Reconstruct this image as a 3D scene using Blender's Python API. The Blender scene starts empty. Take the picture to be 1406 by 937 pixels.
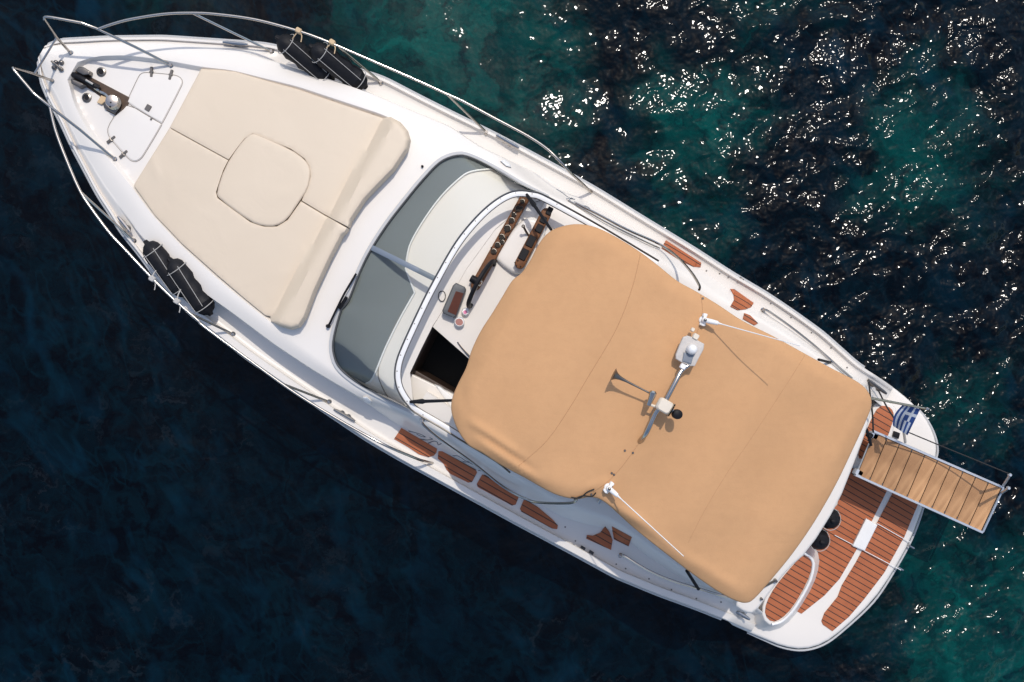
import bpy, bmesh, math, random
import numpy as np
from mathutils import Vector, Matrix, geometry
random.seed(7); rng = np.random.default_rng(7)
scene = bpy.context.scene
COL = scene.collection
R = math.radians
# ---------------------------------------------------------------- camera, sky, sun, exposure
H, F, CX, CY = 14.0, 1390.0, 703.0, 468.5      # drone height above the water, focal length and centre of the 1406 px frame
cam_d = bpy.data.cameras.new('camera'); cam = bpy.data.objects.new('camera', cam_d); COL.objects.link(cam)
cam_d.sensor_width = 36.0; cam_d.lens = 36.0*F/1406.0; cam_d.clip_start = 0.1; cam_d.clip_end = 8000
cam.location = (0, 0, H); cam.rotation_euler = (0, 0, 0)
scene.camera = cam
SUN = Vector((0.12, 0.50, 1.0)).normalized()
world = bpy.data.worlds.new("World"); scene.world = world; world.use_nodes = True
wn = world.node_tree.nodes; wl = world.node_tree.links
bg = wn['Background']; sky = wn.new('ShaderNodeTexSky'); sky.sky_type = 'NISHITA'; sky.sun_disc = False
sky.sun_elevation = math.asin(SUN.z); sky.sun_rotation = math.atan2(SUN.x, SUN.y)
sky.altitude = 0; sky.air_density = 1.0; sky.dust_density = 1.6; sky.ozone_density = 0.4
wl.new(sky.outputs[0], bg.inputs[0]); bg.inputs[1].default_value = 0.15
sl = bpy.data.lights.new('sun', 'SUN'); sl.energy = 2.1; sl.angle = R(0.53); sl.color = (1.0, 0.945, 0.865)
so = bpy.data.objects.new('sun', sl); COL.objects.link(so); so.location = SUN*40
so.rotation_euler = SUN.to_track_quat('Z', 'Y').to_euler()
scene.view_settings.view_transform = 'Standard'; scene.view_settings.look = 'None'
scene.view_settings.exposure = 0.27; scene.view_settings.gamma = 1.0; scene.view_settings.use_curve_mapping = False
scene.cycles.use_denoising = True; scene.cycles.max_bounces = 10; scene.cycles.transparent_max_bounces = 12
scene.cycles.sample_clamp_indirect = 6.0

# ---------------------------------------------------------------- measuring: photo pixels at a real height -> metres
U0, U1 = 0.8646, 0.5025
def W(px, py, z):
    k = (H - z)/F
    return Vector(((px-CX)*k, -(py-CY)*k, z))
def st(px, py):
    dx, dy = px-60, py-82
    return dx*U0+dy*U1, dx*U1-dy*U0
def un(s, t): return 60+s*U0+t*U1, 82+s*U1-t*U0
def sm(a, b, x):
    x = min(1.0, max(0.0, (x-a)/(b-a))); return x*x*(3-2*x)
def lerp(a, b, w): return a+(b-a)*w

# ---------------------------------------------------------------- materials
def mat(name): 
    m = bpy.data.materials.new(name); m.use_nodes = True
    return m, m.node_tree.nodes, m.node_tree.links, m.node_tree.nodes['Principled BSDF']
def noise(n, l, scale, detail=4, vec=None, rough=0.55, dist=0.0):
    t = n.new('ShaderNodeTexNoise'); t.inputs['Scale'].default_value = scale; t.inputs['Detail'].default_value = detail
    t.inputs['Roughness'].default_value = rough; t.inputs['Distortion'].default_value = dist
    if vec is not None: l.new(vec, t.inputs['Vector'])
    return t.outputs['Fac']
def ramp(n, l, fac, stops):
    r = n.new('ShaderNodeValToRGB'); e = r.color_ramp.elements
    while len(e) < len(stops): e.new(0.5)
    for k, (p, c) in enumerate(stops): e[k].position = p; e[k].color = (c, c, c, 1) if isinstance(c, (int, float)) else (*c, 1)
    l.new(fac, r.inputs[0]); return r.outputs[0]
def mth(n, l, op, a, b=None, c=None):
    m = n.new('ShaderNodeMath'); m.operation = op
    for k, v in enumerate((a, b, c)):
        if v is None: continue
        if isinstance(v, (int, float)): m.inputs[k].default_value = v
        else: l.new(v, m.inputs[k])
    return m.outputs[0]
def mix(n, l, fac, a, b, mode='MIX'):
    m = n.new('ShaderNodeMix'); m.data_type = 'RGBA'; m.blend_type = mode
    for k, v in ((0, fac), (6, a), (7, b)):
        if isinstance(v, (int, float)): m.inputs[k].default_value = v
        elif isinstance(v, tuple): m.inputs[k].default_value = (*v, 1)
        else: l.new(v, m.inputs[k])
    return m.outputs[2]
def bump(n, l, h, strength, dist, base=None):
    b = n.new('ShaderNodeBump'); b.inputs['Strength'].default_value = strength; b.inputs['Distance'].default_value = dist
    l.new(h, b.inputs['Height'])
    if base is not None: l.new(base, b.inputs['Normal'])
    return b.outputs[0]
def simple(name, col, rough=0.5, metal=0.0, var=0.06, vscale=3.0, coat=0.0, bmp=0.0, bscale=60.0, spec=0.5):
    m, n, l, p = mat(name)
    g = n.new('ShaderNodeNewGeometry').outputs['Position']
    f = noise(n, l, vscale, 5, g)
    c = mix(n, l, f, tuple(x*(1-var) for x in col), tuple(min(1, x*(1+var)) for x in col))
    l.new(c, p.inputs['Base Color'])
    p.inputs['Roughness'].default_value = rough; p.inputs['Metallic'].default_value = metal
    p.inputs['Coat Weight'].default_value = coat; p.inputs['Coat Roughness'].default_value = 0.08
    p.inputs['Specular IOR Level'].default_value = spec
    if bmp: l.new(bump(n, l, noise(n, l, bscale, 3, g), bmp, 0.004), p.inputs['Normal'])
    return m
def gelcoat():
    m, n, l, p = mat('gelcoat')
    g = n.new('ShaderNodeNewGeometry').outputs['Position']
    a = noise(n, l, 1.3, 6, g); b = noise(n, l, 14, 6, g, 0.7)
    c = mix(n, l, a, (0.705, 0.658, 0.600), (0.730, 0.688, 0.636))
    d = ramp(n, l, b, [(0.58, 0.0), (0.85, 0.32)])
    c = mix(n, l, d, c, (0.66, 0.62, 0.57))
    l.new(c, p.inputs['Base Color']); p.inputs['Roughness'].default_value = 0.32
    p.inputs['Coat Weight'].default_value = 0.06; p.inputs['Coat Roughness'].default_value = 0.15; p.inputs['Specular IOR Level'].default_value = 0.3
    l.new(bump(n, l, noise(n, l, 2.5, 2, g), 0.05, 0.05), p.inputs['Normal'])
    return m
def teak(name, c0, c1, period, line, linecol=(0.02, 0.012, 0.008), rough=0.6, grain=1.0, ang=None):
    m, n, l, p = mat(name)
    o = n.new('ShaderNodeTexCoord').outputs['Object']
    mp = n.new('ShaderNodeMapping'); mp.vector_type = 'POINT'; l.new(o, mp.inputs['Vector'])
    mp.inputs['Rotation'].default_value = (0, 0, math.atan2(U1, U0) if ang is None else ang)
    sp = n.new('ShaderNodeSeparateXYZ'); l.new(mp.outputs[0], sp.inputs[0])
    y = mth(n, l, 'DIVIDE', sp.outputs['Y'], period)
    idx = mth(n, l, 'FLOOR', y); fr = mth(n, l, 'FRACT', y)
    wn_ = n.new('ShaderNodeTexWhiteNoise'); wn_.noise_dimensions = '1D'; l.new(idx, wn_.inputs['W'])
    st_ = n.new('ShaderNodeMapping'); st_.inputs['Scale'].default_value = (3.0, 60.0, 10.0); l.new(mp.outputs[0], st_.inputs['Vector'])
    gr = noise(n, l, 1.0, 5, st_.outputs[0], 0.6)
    f = mth(n, l, 'ADD', mth(n, l, 'MULTIPLY', wn_.outputs['Value'], 0.45), mth(n, l, 'MULTIPLY', gr, 0.6*grain))
    c = mix(n, l, f, c0, c1)
    oi = n.new('ShaderNodeObjectInfo'); c = mix(n, l, mth(n, l, 'MULTIPLY', oi.outputs['Random'], 0.5 if line <= 0 else 0.12), c, tuple(x*0.45 for x in c0))
    big = noise(n, l, 3.0, 4, o)
    c = mix(n, l, ramp(n, l, big, [(0.4, 0.0), (0.75, 0.3)]), c, tuple(min(1, x*1.35+0.015) for x in c1))
    if line > 0:
        ln = mth(n, l, 'LESS_THAN', fr, line/period)
        c = mix(n, l, ln, c, linecol)
        l.new(bump(n, l, mth(n, l, 'SUBTRACT', 1.0, ln), 0.6, 0.003), p.inputs['Normal'])
    l.new(c, p.inputs['Base Color']); p.inputs['Roughness'].default_value = rough
    return m
def canvas():
    m, n, l, p = mat('tan_canvas')
    g = n.new('ShaderNodeNewGeometry').outputs['Position']
    a = noise(n, l, 0.9, 6, g, 0.6); b = noise(n, l, 9, 6, g, 0.65)
    c = mix(n, l, a, (0.490, 0.270, 0.130), (0.570, 0.325, 0.163))
    c = mix(n, l, ramp(n, l, b, [(0.42, 0.0), (0.8, 0.4)]), c, (0.455, 0.250, 0.124))
    l.new(c, p.inputs['Base Color']); p.inputs['Roughness'].default_value = 0.85
    p.inputs['Specular IOR Level'].default_value = 0.2
    b1 = bump(n, l, noise(n, l, 75, 3, g, 0.7), 0.35, 0.004); b1 = bump(n, l, noise(n, l, 2.4, 4, g, 0.55, 0.5), 0.28, 0.03, b1)
    mp = n.new('ShaderNodeMapping'); mp.inputs['Rotation'].default_value = (0, 0, R(28)); mp.inputs['Scale'].default_value = (0.7, 3.2, 1)
    l.new(g, mp.inputs['Vector'])
    l.new(bump(n, l, noise(n, l, 1.6, 3, mp.outputs[0], 0.5, 0.6), 0.13, 0.03, b1), p.inputs['Normal'])
    return m
def cushion_mat():
    m, n, l, p = mat('cream_vinyl')
    g = n.new('ShaderNodeNewGeometry').outputs['Position']
    a = noise(n, l, 1.1, 5, g)
    c = mix(n, l, a, (0.585, 0.480, 0.360), (0.635, 0.530, 0.405))
    b = noise(n, l, 17, 5, g, 0.7)
    c = mix(n, l, ramp(n, l, b, [(0.55, 0.0), (0.85, 0.2)]), c, (0.56, 0.455, 0.35))
    l.new(c, p.inputs['Base Color']); p.inputs['Roughness'].default_value = 0.55
    b1 = bump(n, l, noise(n, l, 180, 2, g), 0.15, 0.002)
    l.new(bump(n, l, noise(n, l, 2.2, 3, g, 0.5, 0.8), 0.25, 0.03, b1), p.inputs['Normal'])
    return m
def glass_mat():
    m, n, l, p = mat('windscreen_glass')
    out = [x for x in n if x.type == 'OUTPUT_MATERIAL'][0]; n.remove(p)
    tr = n.new('ShaderNodeBsdfTransparent'); tr.inputs[0].default_value = (0.965, 0.985, 0.975, 1)
    gl = n.new('ShaderNodeBsdfGlossy'); gl.inputs['Roughness'].default_value = 0.02; gl.inputs[0].default_value = (0.95, 0.97, 1, 1)
    fr = n.new('ShaderNodeFresnel'); fr.inputs[0].default_value = 1.5
    mx = n.new('ShaderNodeMixShader'); l.new(fr.outputs[0], mx.inputs[0]); l.new(tr.outputs[0], mx.inputs[1]); l.new(gl.outputs[0], mx.inputs[2])
    l.new(mx.outputs[0], out.inputs[0]); return m
def sea_mat():
    m, n, l, p = mat('sea_water')
    g = n.new('ShaderNodeNewGeometry').outputs['Position']
    sp = n.new('ShaderNodeSeparateXYZ'); l.new(g, sp.inputs[0])
    # distance from the hull's centreline, positive on the windward (starboard) side
    side = mth(n, l, 'ADD', mth(n, l, 'MULTIPLY', sp.outputs['X'], 0.75), mth(n, l, 'MULTIPLY', sp.outputs['Y'], 0.28))
    wind = n.new('ShaderNodeMapRange'); wind.interpolation_type = 'SMOOTHSTEP'
    l.new(mth(n, l, 'ADD', side, mth(n, l, 'MULTIPLY', mth(n, l, 'SUBTRACT', noise(n, l, 0.35, 2, g), 0.5), 3.0)), wind.inputs[0])
    wind.inputs[1].default_value = -0.1; wind.inputs[2].default_value = 3.8
    wind = wind.outputs[0]
    # seabed and depth colour; light and dark of ripples painted in as streaks and wisps
    wob = n.new('ShaderNodeTexNoise'); wob.inputs['Scale'].default_value = 0.9; wob.inputs['Detail'].default_value = 6; wob.inputs['Roughness'].default_value = 0.6; l.new(g, wob.inputs['Vector'])
    sh = n.new('ShaderNodeVectorMath'); sh.operation = 'MULTIPLY_ADD'; l.new(wob.outputs['Color'], sh.inputs[0]); sh.inputs[1].default_value = (2.6, 2.6, 0); l.new(g, sh.inputs[2])
    tealf = None                                 # sandy shallows between the weed beds
    for (bx, by, rad, k) in ((-0.9, 4.6, 1.5, 1.0), (0.1, 3.5, 1.0, .7), (2.7, 3.1, 0.9, .9), (5.7, 2.6, 1.0, .7), (2.3, 1.5, .8, .5), (6.6, -4.2, 1.5, .9), (5.7, -2.9, .7, .75), (6.3, -.9, .7, .5), (-5.0, 5.5, .8, .3), (3.6, 5.2, .9, .5)):
        dn = n.new('ShaderNodeVectorMath'); dn.operation = 'DISTANCE'; l.new(sh.outputs[0], dn.inputs[0]); dn.inputs[1].default_value = (bx+1.3, by+1.3, 0)
        mr = n.new('ShaderNodeMapRange'); mr.interpolation_type = 'SMOOTHSTEP'; l.new(dn.outputs['Value'], mr.inputs[0]); mr.inputs[1].default_value = rad*1.5; mr.inputs[2].default_value = rad*0.1; mr.inputs[3].default_value = 0; mr.inputs[4].default_value = k
        tealf = mr.outputs[0] if tealf is None else mth(n, l, 'MAXIMUM', tealf, mr.outputs[0])
    mid = noise(n, l, 2.8, 7, sh.outputs[0], 0.58, 0.8)
    mp = n.new('ShaderNodeMapping'); mp.vector_type = 'TEXTURE'; mp.inputs['Rotation'].default_value = (0, 0, R(-58)); mp.inputs['Scale'].default_value = (1.35, 0.75, 1); l.new(g, mp.inputs[0])
    streak = noise(n, l, 1.7, 2.5, mp.outputs[0], 0.5, 0.9)
    rg = noise(n, l, 1.6, 2, mp.outputs[0], 0.5, 0.8)
    ridge = ramp(n, l, mth(n, l, 'ABSOLUTE', mth(n, l, 'MULTIPLY_ADD', rg, 2.0, -1.0)), [(0.0, 1.0), (0.09, 0.0)])
    zone = ramp(n, l, noise(n, l, 0.4, 3, g), [(0.38, 0.25), (0.62, 1.0)])
    navy = mix(n, l, ramp(n, l, mid, [(0.38, 0.0), (0.66, 1.0)]), (0.0001, 0.0005, 0.0017), (0.0003, 0.0050, 0.0088))
    navy = mix(n, l, mth(n, l, 'MULTIPLY', ramp(n, l, streak, [(0.50, 0.0), (0.72, 0.9)]), zone), navy, (0.0005, 0.0125, 0.0250))  # lighter streaks: ripple light painted into the navy
    navy = mix(n, l, mth(n, l, 'MULTIPLY', mth(n, l, 'MULTIPLY', ridge, 0.22), zone), navy, (0.0010, 0.020, 0.034))
    teal = mix(n, l, ramp(n, l, mid, [(0.30, 0.0), (0.70, 1.0)]), (0.0003, 0.013, 0.016), (0.0010, 0.070, 0.060))
    c = mix(n, l, tealf, navy, teal)
    rocks = ramp(n, l, noise(n, l, 4.0, 6, sh.outputs[0], 0.62, 0.8), [(0.54, 0.0), (0.64, 0.35)])
    c = mix(n, l, mth(n, l, 'MULTIPLY', rocks, ramp(n, l, noise(n, l, 0.5, 2, g), [(0.48, 0.0), (0.58, 1.0)])), c, (0.014, 0.019, 0.025))
    ext = n.new('ShaderNodeMapRange'); ext.interpolation_type = 'SMOOTHSTEP'; l.new(sp.outputs['X'], ext.inputs[0]); ext.inputs[1].default_value = 2.0; ext.inputs[2].default_value = 6.5
    amp = mth(n, l, 'ADD', mth(n, l, 'MULTIPLY_ADD', wind, 1.18, 0.21), mth(n, l, 'MULTIPLY', ext.outputs[0], 0.45))
    w1 = n.new('ShaderNodeMapping'); w1.vector_type = 'TEXTURE'; w1.inputs['Rotation'].default_value = (0, 0, R(28)); w1.inputs['Scale'].default_value = (1.2, 0.85, 1); l.new(g, w1.inputs[0])
    h = mth(n, l, 'MULTIPLY', noise(n, l, 1.1, 1, w1.outputs[0], 0.5, 0.5), 0.17)
    h = mth(n, l, 'ADD', h, mth(n, l, 'MULTIPLY', noise(n, l, 4.6, 0, w1.outputs[0], 0.5, 0.6), 0.032))
    h = mth(n, l, 'ADD', h, mth(n, l, 'MULTIPLY', noise(n, l, 8.0, 0, g, 0.5, 0.3), 0.0095))
    h = mth(n, l, 'ADD', h, mth(n, l, 'MULTIPLY', noise(n, l, 18, 0, g), 0.0062))
    h = mth(n, l, 'MULTIPLY', h, amp)
    h = mth(n, l, 'ADD', h, mth(n, l, 'MULTIPLY', noise(n, l, 15, 1, g), 0.0016))
    nb = bump(n, l, h, 1.0, 1.0)
    out = [x for x in n if x.type == 'OUTPUT_MATERIAL'][0]; n.remove(p)
    df = n.new('ShaderNodeBsdfDiffuse'); l.new(c, df.inputs[0])
    gl = n.new('ShaderNodeBsdfAnisotropic'); gl.distribution = 'BECKMANN'; gl.inputs['Roughness'].default_value = 0.13; l.new(nb, gl.inputs['Normal'])
    fr = n.new('ShaderNodeFresnel'); fr.inputs[0].default_value = 1.25; l.new(nb, fr.inputs['Normal'])
    mx = n.new('ShaderNodeMixShader'); l.new(fr.outputs[0], mx.inputs[0]); l.new(df.outputs[0], mx.inputs[1]); l.new(gl.outputs[0], mx.inputs[2])
    l.new(mx.outputs[0], out.inputs[0])
    return m
GEL = gelcoat(); CANVAS = canvas(); CREAM = cushion_mat(); GLASS = glass_mat(); SEA = sea_mat()
TEAK = teak('teak_deck', (0.31, 0.080, 0.024), (0.425, 0.122, 0.039), 0.075, 0.011)
PLANKW = teak('bleached_teak', (0.27, 0.125, 0.050), (0.60, 0.335, 0.155), 0.040, 0.0, rough=0.75, ang=math.atan2(U1, U0)+R(90+6))
STEEL = simple('stainless_steel', (0.46, 0.425, 0.385), 0.20, 1.0, 0.04)
DSTEEL = simple('dark_reflecting_steel', (0.17, 0.155, 0.14), 0.32, 0.9, 0.15, 12)  # dark sky mirrored by the deck fittings is put into this colour
ALU = simple('anodised_aluminium', (0.60, 0.62, 0.64), 0.35, 0.7, 0.06)
BLACK = simple('black_plastic', (0.010, 0.010, 0.012), 0.5, 0, 0.3, spec=0.15)
RUBBER = simple('rubber_seal', (0.055, 0.057, 0.060), 0.55, 0, 0.2)
GREYR = simple('grey_trim', (0.44, 0.44, 0.44), 0.5, 0, 0.08)
MULL = simple('blue_grey_mullion', (0.15, 0.18, 0.22), 0.5, 0.0, 0.08)
FABRIC = simple('black_fender_cover', (0.009, 0.009, 0.011), 0.55, 0, 0.4, 14, bmp=0.9, bscale=30, spec=0.2)
ROPE = simple('white_rope', (0.42, 0.40, 0.37), 0.8, 0, 0.15, 40)
TANKNOT = simple('tan_webbing', (0.58, 0.42, 0.25), 0.8, 0, 0.2, 30)
DROPE = simple('black_rope', (0.015, 0.014, 0.014), 0.8, 0, 0.3, 40)
WHITEP = simple('white_plastic', (0.76, 0.75, 0.73), 0.4, 0, 0.05, 8)
GREYP = simple('weathered_grey_plastic', (0.50, 0.46, 0.42), 0.55, 0, 0.22, 22)
BEIGE = simple('beige_plastic', (0.66, 0.58, 0.47), 0.5, 0, 0.08, 15)
MATG = simple('grey_dash_mat', (0.170, 0.188, 0.188), 0.9, 0, 0.08, 2.0, bmp=0.3, bscale=200)
BURL = simple('burl_wood', (0.135, 0.052, 0.018), 0.45, 0, 0.7, 26, coat=0.1, spec=0.2)
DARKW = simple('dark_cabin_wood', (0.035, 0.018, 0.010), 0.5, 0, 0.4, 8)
CABIN = simple('shade_black_floor', (0.006, 0.007, 0.007), 0.7, 0, 0.3)  # shade of the covered cockpit put into a near-black floor colour
BRONZE = simple('stained_channel', (0.060, 0.032, 0.015), 0.6, 0, 0.5, 20)
SEAM = simple('canvas_seam', (0.45, 0.245, 0.117), 0.9, 0, 0.1)
SHUT = simple('joint_line', (0.23, 0.205, 0.18), 0.8, 0, 0.1)
PIPE = simple('cushion_piping', (0.50, 0.41, 0.315), 0.7, 0, 0.1)
SCREEN = simple('red_brown_screen', (0.075, 0.018, 0.009), 0.35, 0, 0.4, 9, spec=0.2)  # plain red-brown colour of the plotter screen
PINK = simple('faded_pink_dial', (0.55, 0.10, 0.25), 0.4, 0, 0.1)
REDB = simple('red_brown_dial', (0.24, 0.055, 0.040), 0.3, 0, 0.4, 60)
DIAL = simple('gauge_face', (0.035, 0.03, 0.025), 0.7, 0, 0.5, 60, spec=0.05)
BLUE = simple('flag_blue', (0.035, 0.085, 0.27), 0.85, 0, 0.1)
FWHITE = simple('flag_white', (0.74, 0.75, 0.77), 0.85, 0, 0.04)
INK = simple('dark_script_lettering', (0.07, 0.085, 0.11), 0.4, 0, 0.1)

# ---------------------------------------------------------------- building helpers
WLOC = {}
def link(o): COL.objects.link(o); return o
def empty(name, loc, label, cat, group=None):
    o = link(bpy.data.objects.new(name, None)); o.location = loc; o.empty_display_size = 0.2
    tag(o, label, cat, group); WLOC[o.name] = Vector(loc); return o
def tag(o, label=None, cat=None, group=None, kind=None):
    if label: o['label'] = label
    if cat: o['category'] = cat
    if group: o['group'] = group
    if kind: o['kind'] = kind
    return o
class MB:
    def __init__(s): s.v = []; s.f = []
    def add(s, vs, fs):
        k = len(s.v); s.v += [tuple(v) for v in vs]; s.f += [tuple(i+k for i in f) for f in fs]; return s
    def build(s, name, material, parent=None, sharp=38, mats=None, matidx=None, merge=True, recalc=True, label=None, up=False):
        me = bpy.data.meshes.new(name)
        v = np.array(s.v, float); c = (v.min(0)+v.max(0))/2
        if parent is None: c[2] = v[:, 2].min()
        me.from_pydata([tuple(x) for x in (v-c)], [], s.f)
        bm = bmesh.new(); bm.from_mesh(me)
        if merge: bmesh.ops.remove_doubles(bm, verts=bm.verts, dist=1e-5)
        if recalc: bmesh.ops.recalc_face_normals(bm, faces=bm.faces)
        if up:
            bm.normal_update(); bmesh.ops.reverse_faces(bm, faces=[f for f in bm.faces if f.normal.z < -0.001])
        bm.to_mesh(me); bm.free()
        me.materials.append(material)
        for p in me.polygons: p.use_smooth = True
        me.set_sharp_from_angle(angle=R(sharp))
        o = link(bpy.data.objects.new(name, me))
        loc = Vector(c); WLOC[o.name] = loc.copy()
        if parent is not None: o.parent = parent; loc = loc - WLOC[parent.name]
        o.location = loc
        if label: o['label'] = label
        return o
def catmull(P, n=6, closed=False):
    P = [Vector(p) for p in P]; out = []; N = len(P)
    if N < 3: return P
    for i in range(N if closed else N-1):
        if closed: a, b, c, d = P[i-1], P[i], P[(i+1) % N], P[(i+2) % N]
        else: a, b, c, d = P[max(i-1, 0)], P[i], P[i+1], P[min(i+2, N-1)]
        for k in range(n):
            u = k/n
            out.append(0.5*((2*b)+(c-a)*u+(2*a-5*b+4*c-d)*u*u+(3*b-a-3*c+d)*u**3))
    if not closed: out.append(P[-1])
    return out
def tube(mb, P, r, n=8, smooth=0, closed=False, rr=None):
    P = catmull(P, smooth, closed) if smooth else [Vector(p) for p in P]
    N = len(P); vs = []; fs = []; ref = None
    for i in range(N):
        t = (P[(i+1) % N]-P[i-1]) if closed else (P[min(i+1, N-1)]-P[max(i-1, 0)])
        if t.length < 1e-9: t = Vector((0, 0, 1))
        t.normalize()
        if ref is None: ref = t.orthogonal().normalized()
        ref = (ref - t*ref.dot(t)).normalized(); b = t.cross(ref)
        rad = r if rr is None else rr[min(len(rr)-1, int(i*len(rr)/N))]
        for k in range(n):
            a = 2*math.pi*k/n; vs.append(P[i]+(ref*math.cos(a)+b*math.sin(a))*rad)
    for i in range(N if closed else N-1):
        j = (i+1) % N
        for k in range(n): fs.append((i*n+k, i*n+(k+1) % n, j*n+(k+1) % n, j*n+k))
    if not closed: fs.append(tuple(range(n))); fs.append(tuple((N-1)*n+k for k in range(n)))
    return mb.add(vs, fs)
def lathe(mb, c, axis, prof, n=20):
    c = Vector(c); a = Vector(axis).normalized(); x = a.orthogonal().normalized(); y = a.cross(x); vs = []; fs = []
    for (r, h) in prof:
        for k in range(n):
            q = 2*math.pi*k/n; vs.append(c+a*h+(x*math.cos(q)+y*math.sin(q))*max(r, 1e-4))
    for i in range(len(prof)-1):
        for k in range(n): fs.append((i*n+k, i*n+(k+1) % n, (i+1)*n+(k+1) % n, (i+1)*n+k))
    fs.append(tuple(range(n))); fs.append(tuple((len(prof)-1)*n+k for k in range(n)))
    return mb.add(vs, fs)
def box(mb, c, ax, ay, hx, hy, hz, bev=0.0):
    """box round c with horizontal axis ax, its vertical edges chamfered and its top bevelled"""
    c = Vector(c); ax = Vector(ax).normalized(); ay = Vector(ay).normalized(); az = ax.cross(ay).normalized()
    if az.z < 0: az = -az
    def ring(h, i):
        b = bev; xx, yy = hx-i, hy-i
        return [c+ax*p+ay*q+az*h for p, q in ((xx, yy-b), (xx-b, yy), (-xx+b, yy), (-xx, yy-b), (-xx, -yy+b), (-xx+b, -yy), (xx-b, -yy), (xx, -yy+b))]
    if bev <= 0:
        vs = [c+ax*p*hx+ay*q*hy+az*r*hz for r in (-1, 1) for p, q in ((1, 1), (-1, 1), (-1, -1), (1, -1))]
        return mb.add(vs, [(0, 1, 2, 3), (4, 5, 6, 7)]+[(k, (k+1) % 4, 4+(k+1) % 4, 4+k) for k in range(4)])
    vs = ring(-hz, 0)+ring(hz-bev, 0)+ring(hz, bev*0.7)
    fs = [tuple(range(8)), tuple(range(16, 24))]+[(r*8+k, r*8+(k+1) % 8, r*8+8+(k+1) % 8, r*8+8+k) for r in (0, 1) for k in range(8)]
    return mb.add(vs, fs)
def chaikin(P, it=2, closed=True):
    P = [Vector((p[0], p[1])) for p in P]
    for _ in range(it):
        Q = []; N = len(P)
        for i in range(N if closed else N-1):
            a, b = P[i], P[(i+1) % N]; Q += [a.lerp(b, 0.25), a.lerp(b, 0.75)]
        if not closed: Q = [P[0]]+Q+[P[-1]]
        P = Q
    return P
def dens(P, step=4.0, closed=True):
    P = [Vector((p[0], p[1])) for p in P]; out = []; N = len(P)
    for i in range(N if closed else N-1):
        a, b = P[i], P[(i+1) % N]; m = max(1, int(round((b-a).length/step)))
        out += [a.lerp(b, k/m) for k in range(m)]
    if not closed: out.append(P[-1])
    return out
def area(P): return 0.5*sum(P[i].x*P[(i+1) % len(P)].y-P[(i+1) % len(P)].x*P[i].y for i in range(len(P)))
def inset(P, d):
    N = len(P); s = 1 if area(P) > 0 else -1; out = []
    for i in range(N):
        a = (P[i]-P[i-1]); b = (P[(i+1) % N]-P[i])
        if a.length < 1e-6: a = b
        if b.length < 1e-6: b = a
        n1 = Vector((-a.y, a.x)).normalized()*s; n2 = Vector((-b.y, b.x)).normalized()*s
        m = (n1+n2); m = m.normalized() if m.length > 1e-6 else n1
        di = d[i] if isinstance(d, list) else d
        out.append(P[i]+m*di/max(0.5, m.dot(n1)))
    return out
def inside(P, X, Y):
    x = np.array([p.x for p in P]); y = np.array([p.y for p in P]); r = np.zeros(X.shape, bool); j = len(P)-1
    for i in range(len(P)):
        with np.errstate(divide='ignore', invalid='ignore'):
            c = ((y[i] > Y) != (y[j] > Y)) & (X < (x[j]-x[i])*(Y-y[i])/(y[j]-y[i])+x[i])
        r ^= c; j = i
    return r
def seg_dist(P, X, Y):
    d = np.full(X.shape, 1e9)
    for i in range(len(P)):
        a, b = P[i], P[(i+1) % len(P)]; e = b-a; L = e.length_squared
        if L < 1e-9: continue
        u = np.clip(((X-a.x)*e.x+(Y-a.y)*e.y)/L, 0, 1); d = np.minimum(d, np.hypot(X-a.x-u*e.x, Y-a.y-u*e.y))
    return d
def fill(P, grid=10.0, extra=()):
    """triangulate the inside of a closed pixel outline with a regular inner grid"""
    xs = [p.x for p in P]; ys = [p.y for p in P]
    gx, gy = np.meshgrid(np.arange(min(xs), max(xs), grid), np.arange(min(ys), max(ys), grid))
    gx = gx.ravel()+((np.arange(gx.size) // gx.shape[1]) % 2)*grid*0.5; gy = gy.ravel()
    k = inside(P, gx, gy) & (seg_dist(P, gx, gy) > grid*0.4)
    V = [Vector((p.x, p.y)) for p in P]+[Vector((a, b)) for a, b in zip(gx[k], gy[k])]
    E = []
    for L in extra:
        b0 = len(V); V += [Vector((p[0], p[1])) for p in L]; E += [(b0+i, b0+i+1) for i in range(len(L)-1)]
    r = geometry.delaunay_2d_cdt(V, E, [list(range(len(P)))], 1, 1e-4)
    return r[0], r[2]
def zfun(z): return z if callable(z) else (lambda px, py: z)
def slab(name, outline, z, thick, material, parent, rp=2.0, rm=0.015, flare=0.0, grid=12.0, smooth=0, step=4.0, label=None, sharp=38, mb=None, edge=None):
    zf = zfun(z); P = chaikin(outline, smooth) if smooth else outline; P = dens(P, step)
    if area(P) < 0: P = P[::-1]
    own = mb is None; mb = mb or MB(); rings = []
    ef = [edge(p.x, p.y) if edge else 1.0 for p in P]
    for k in range(5):
        th = math.pi/2*k/4; Q = inset(P, [rp*e_*(1-math.cos(th)) for e_ in ef])
        rings.append([W(q.x, q.y, zf(q.x, q.y)-rm*e_*(1-math.sin(th))) for q, e_ in zip(Q, ef)])
    Fl = inset(P, -flare) if flare else P
    bot = []
    for q, w in zip(Fl, rings[0]):
        b = W(q.x, q.y, w.z) ; b.z = zf(q.x, q.y)-thick; bot.append(b)
    rings = [bot]+rings; N = len(P); vs = [v for r_ in rings for v in r_]
    fs = [(r_*N+i, r_*N+(i+1) % N, (r_+1)*N+(i+1) % N, (r_+1)*N+i) for r_ in range(len(rings)-1) for i in range(N)]
    fs.append(tuple(range(N)))
    mb.add(vs, fs)
    Qv, Qf = fill(inset(P, [rp*e_ for e_ in ef]), grid)
    mb.add([W(q.x, q.y, zf(q.x, q.y)) for q in Qv], Qf)
    return mb.build(name, material, parent, sharp, label=label) if own else mb
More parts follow.
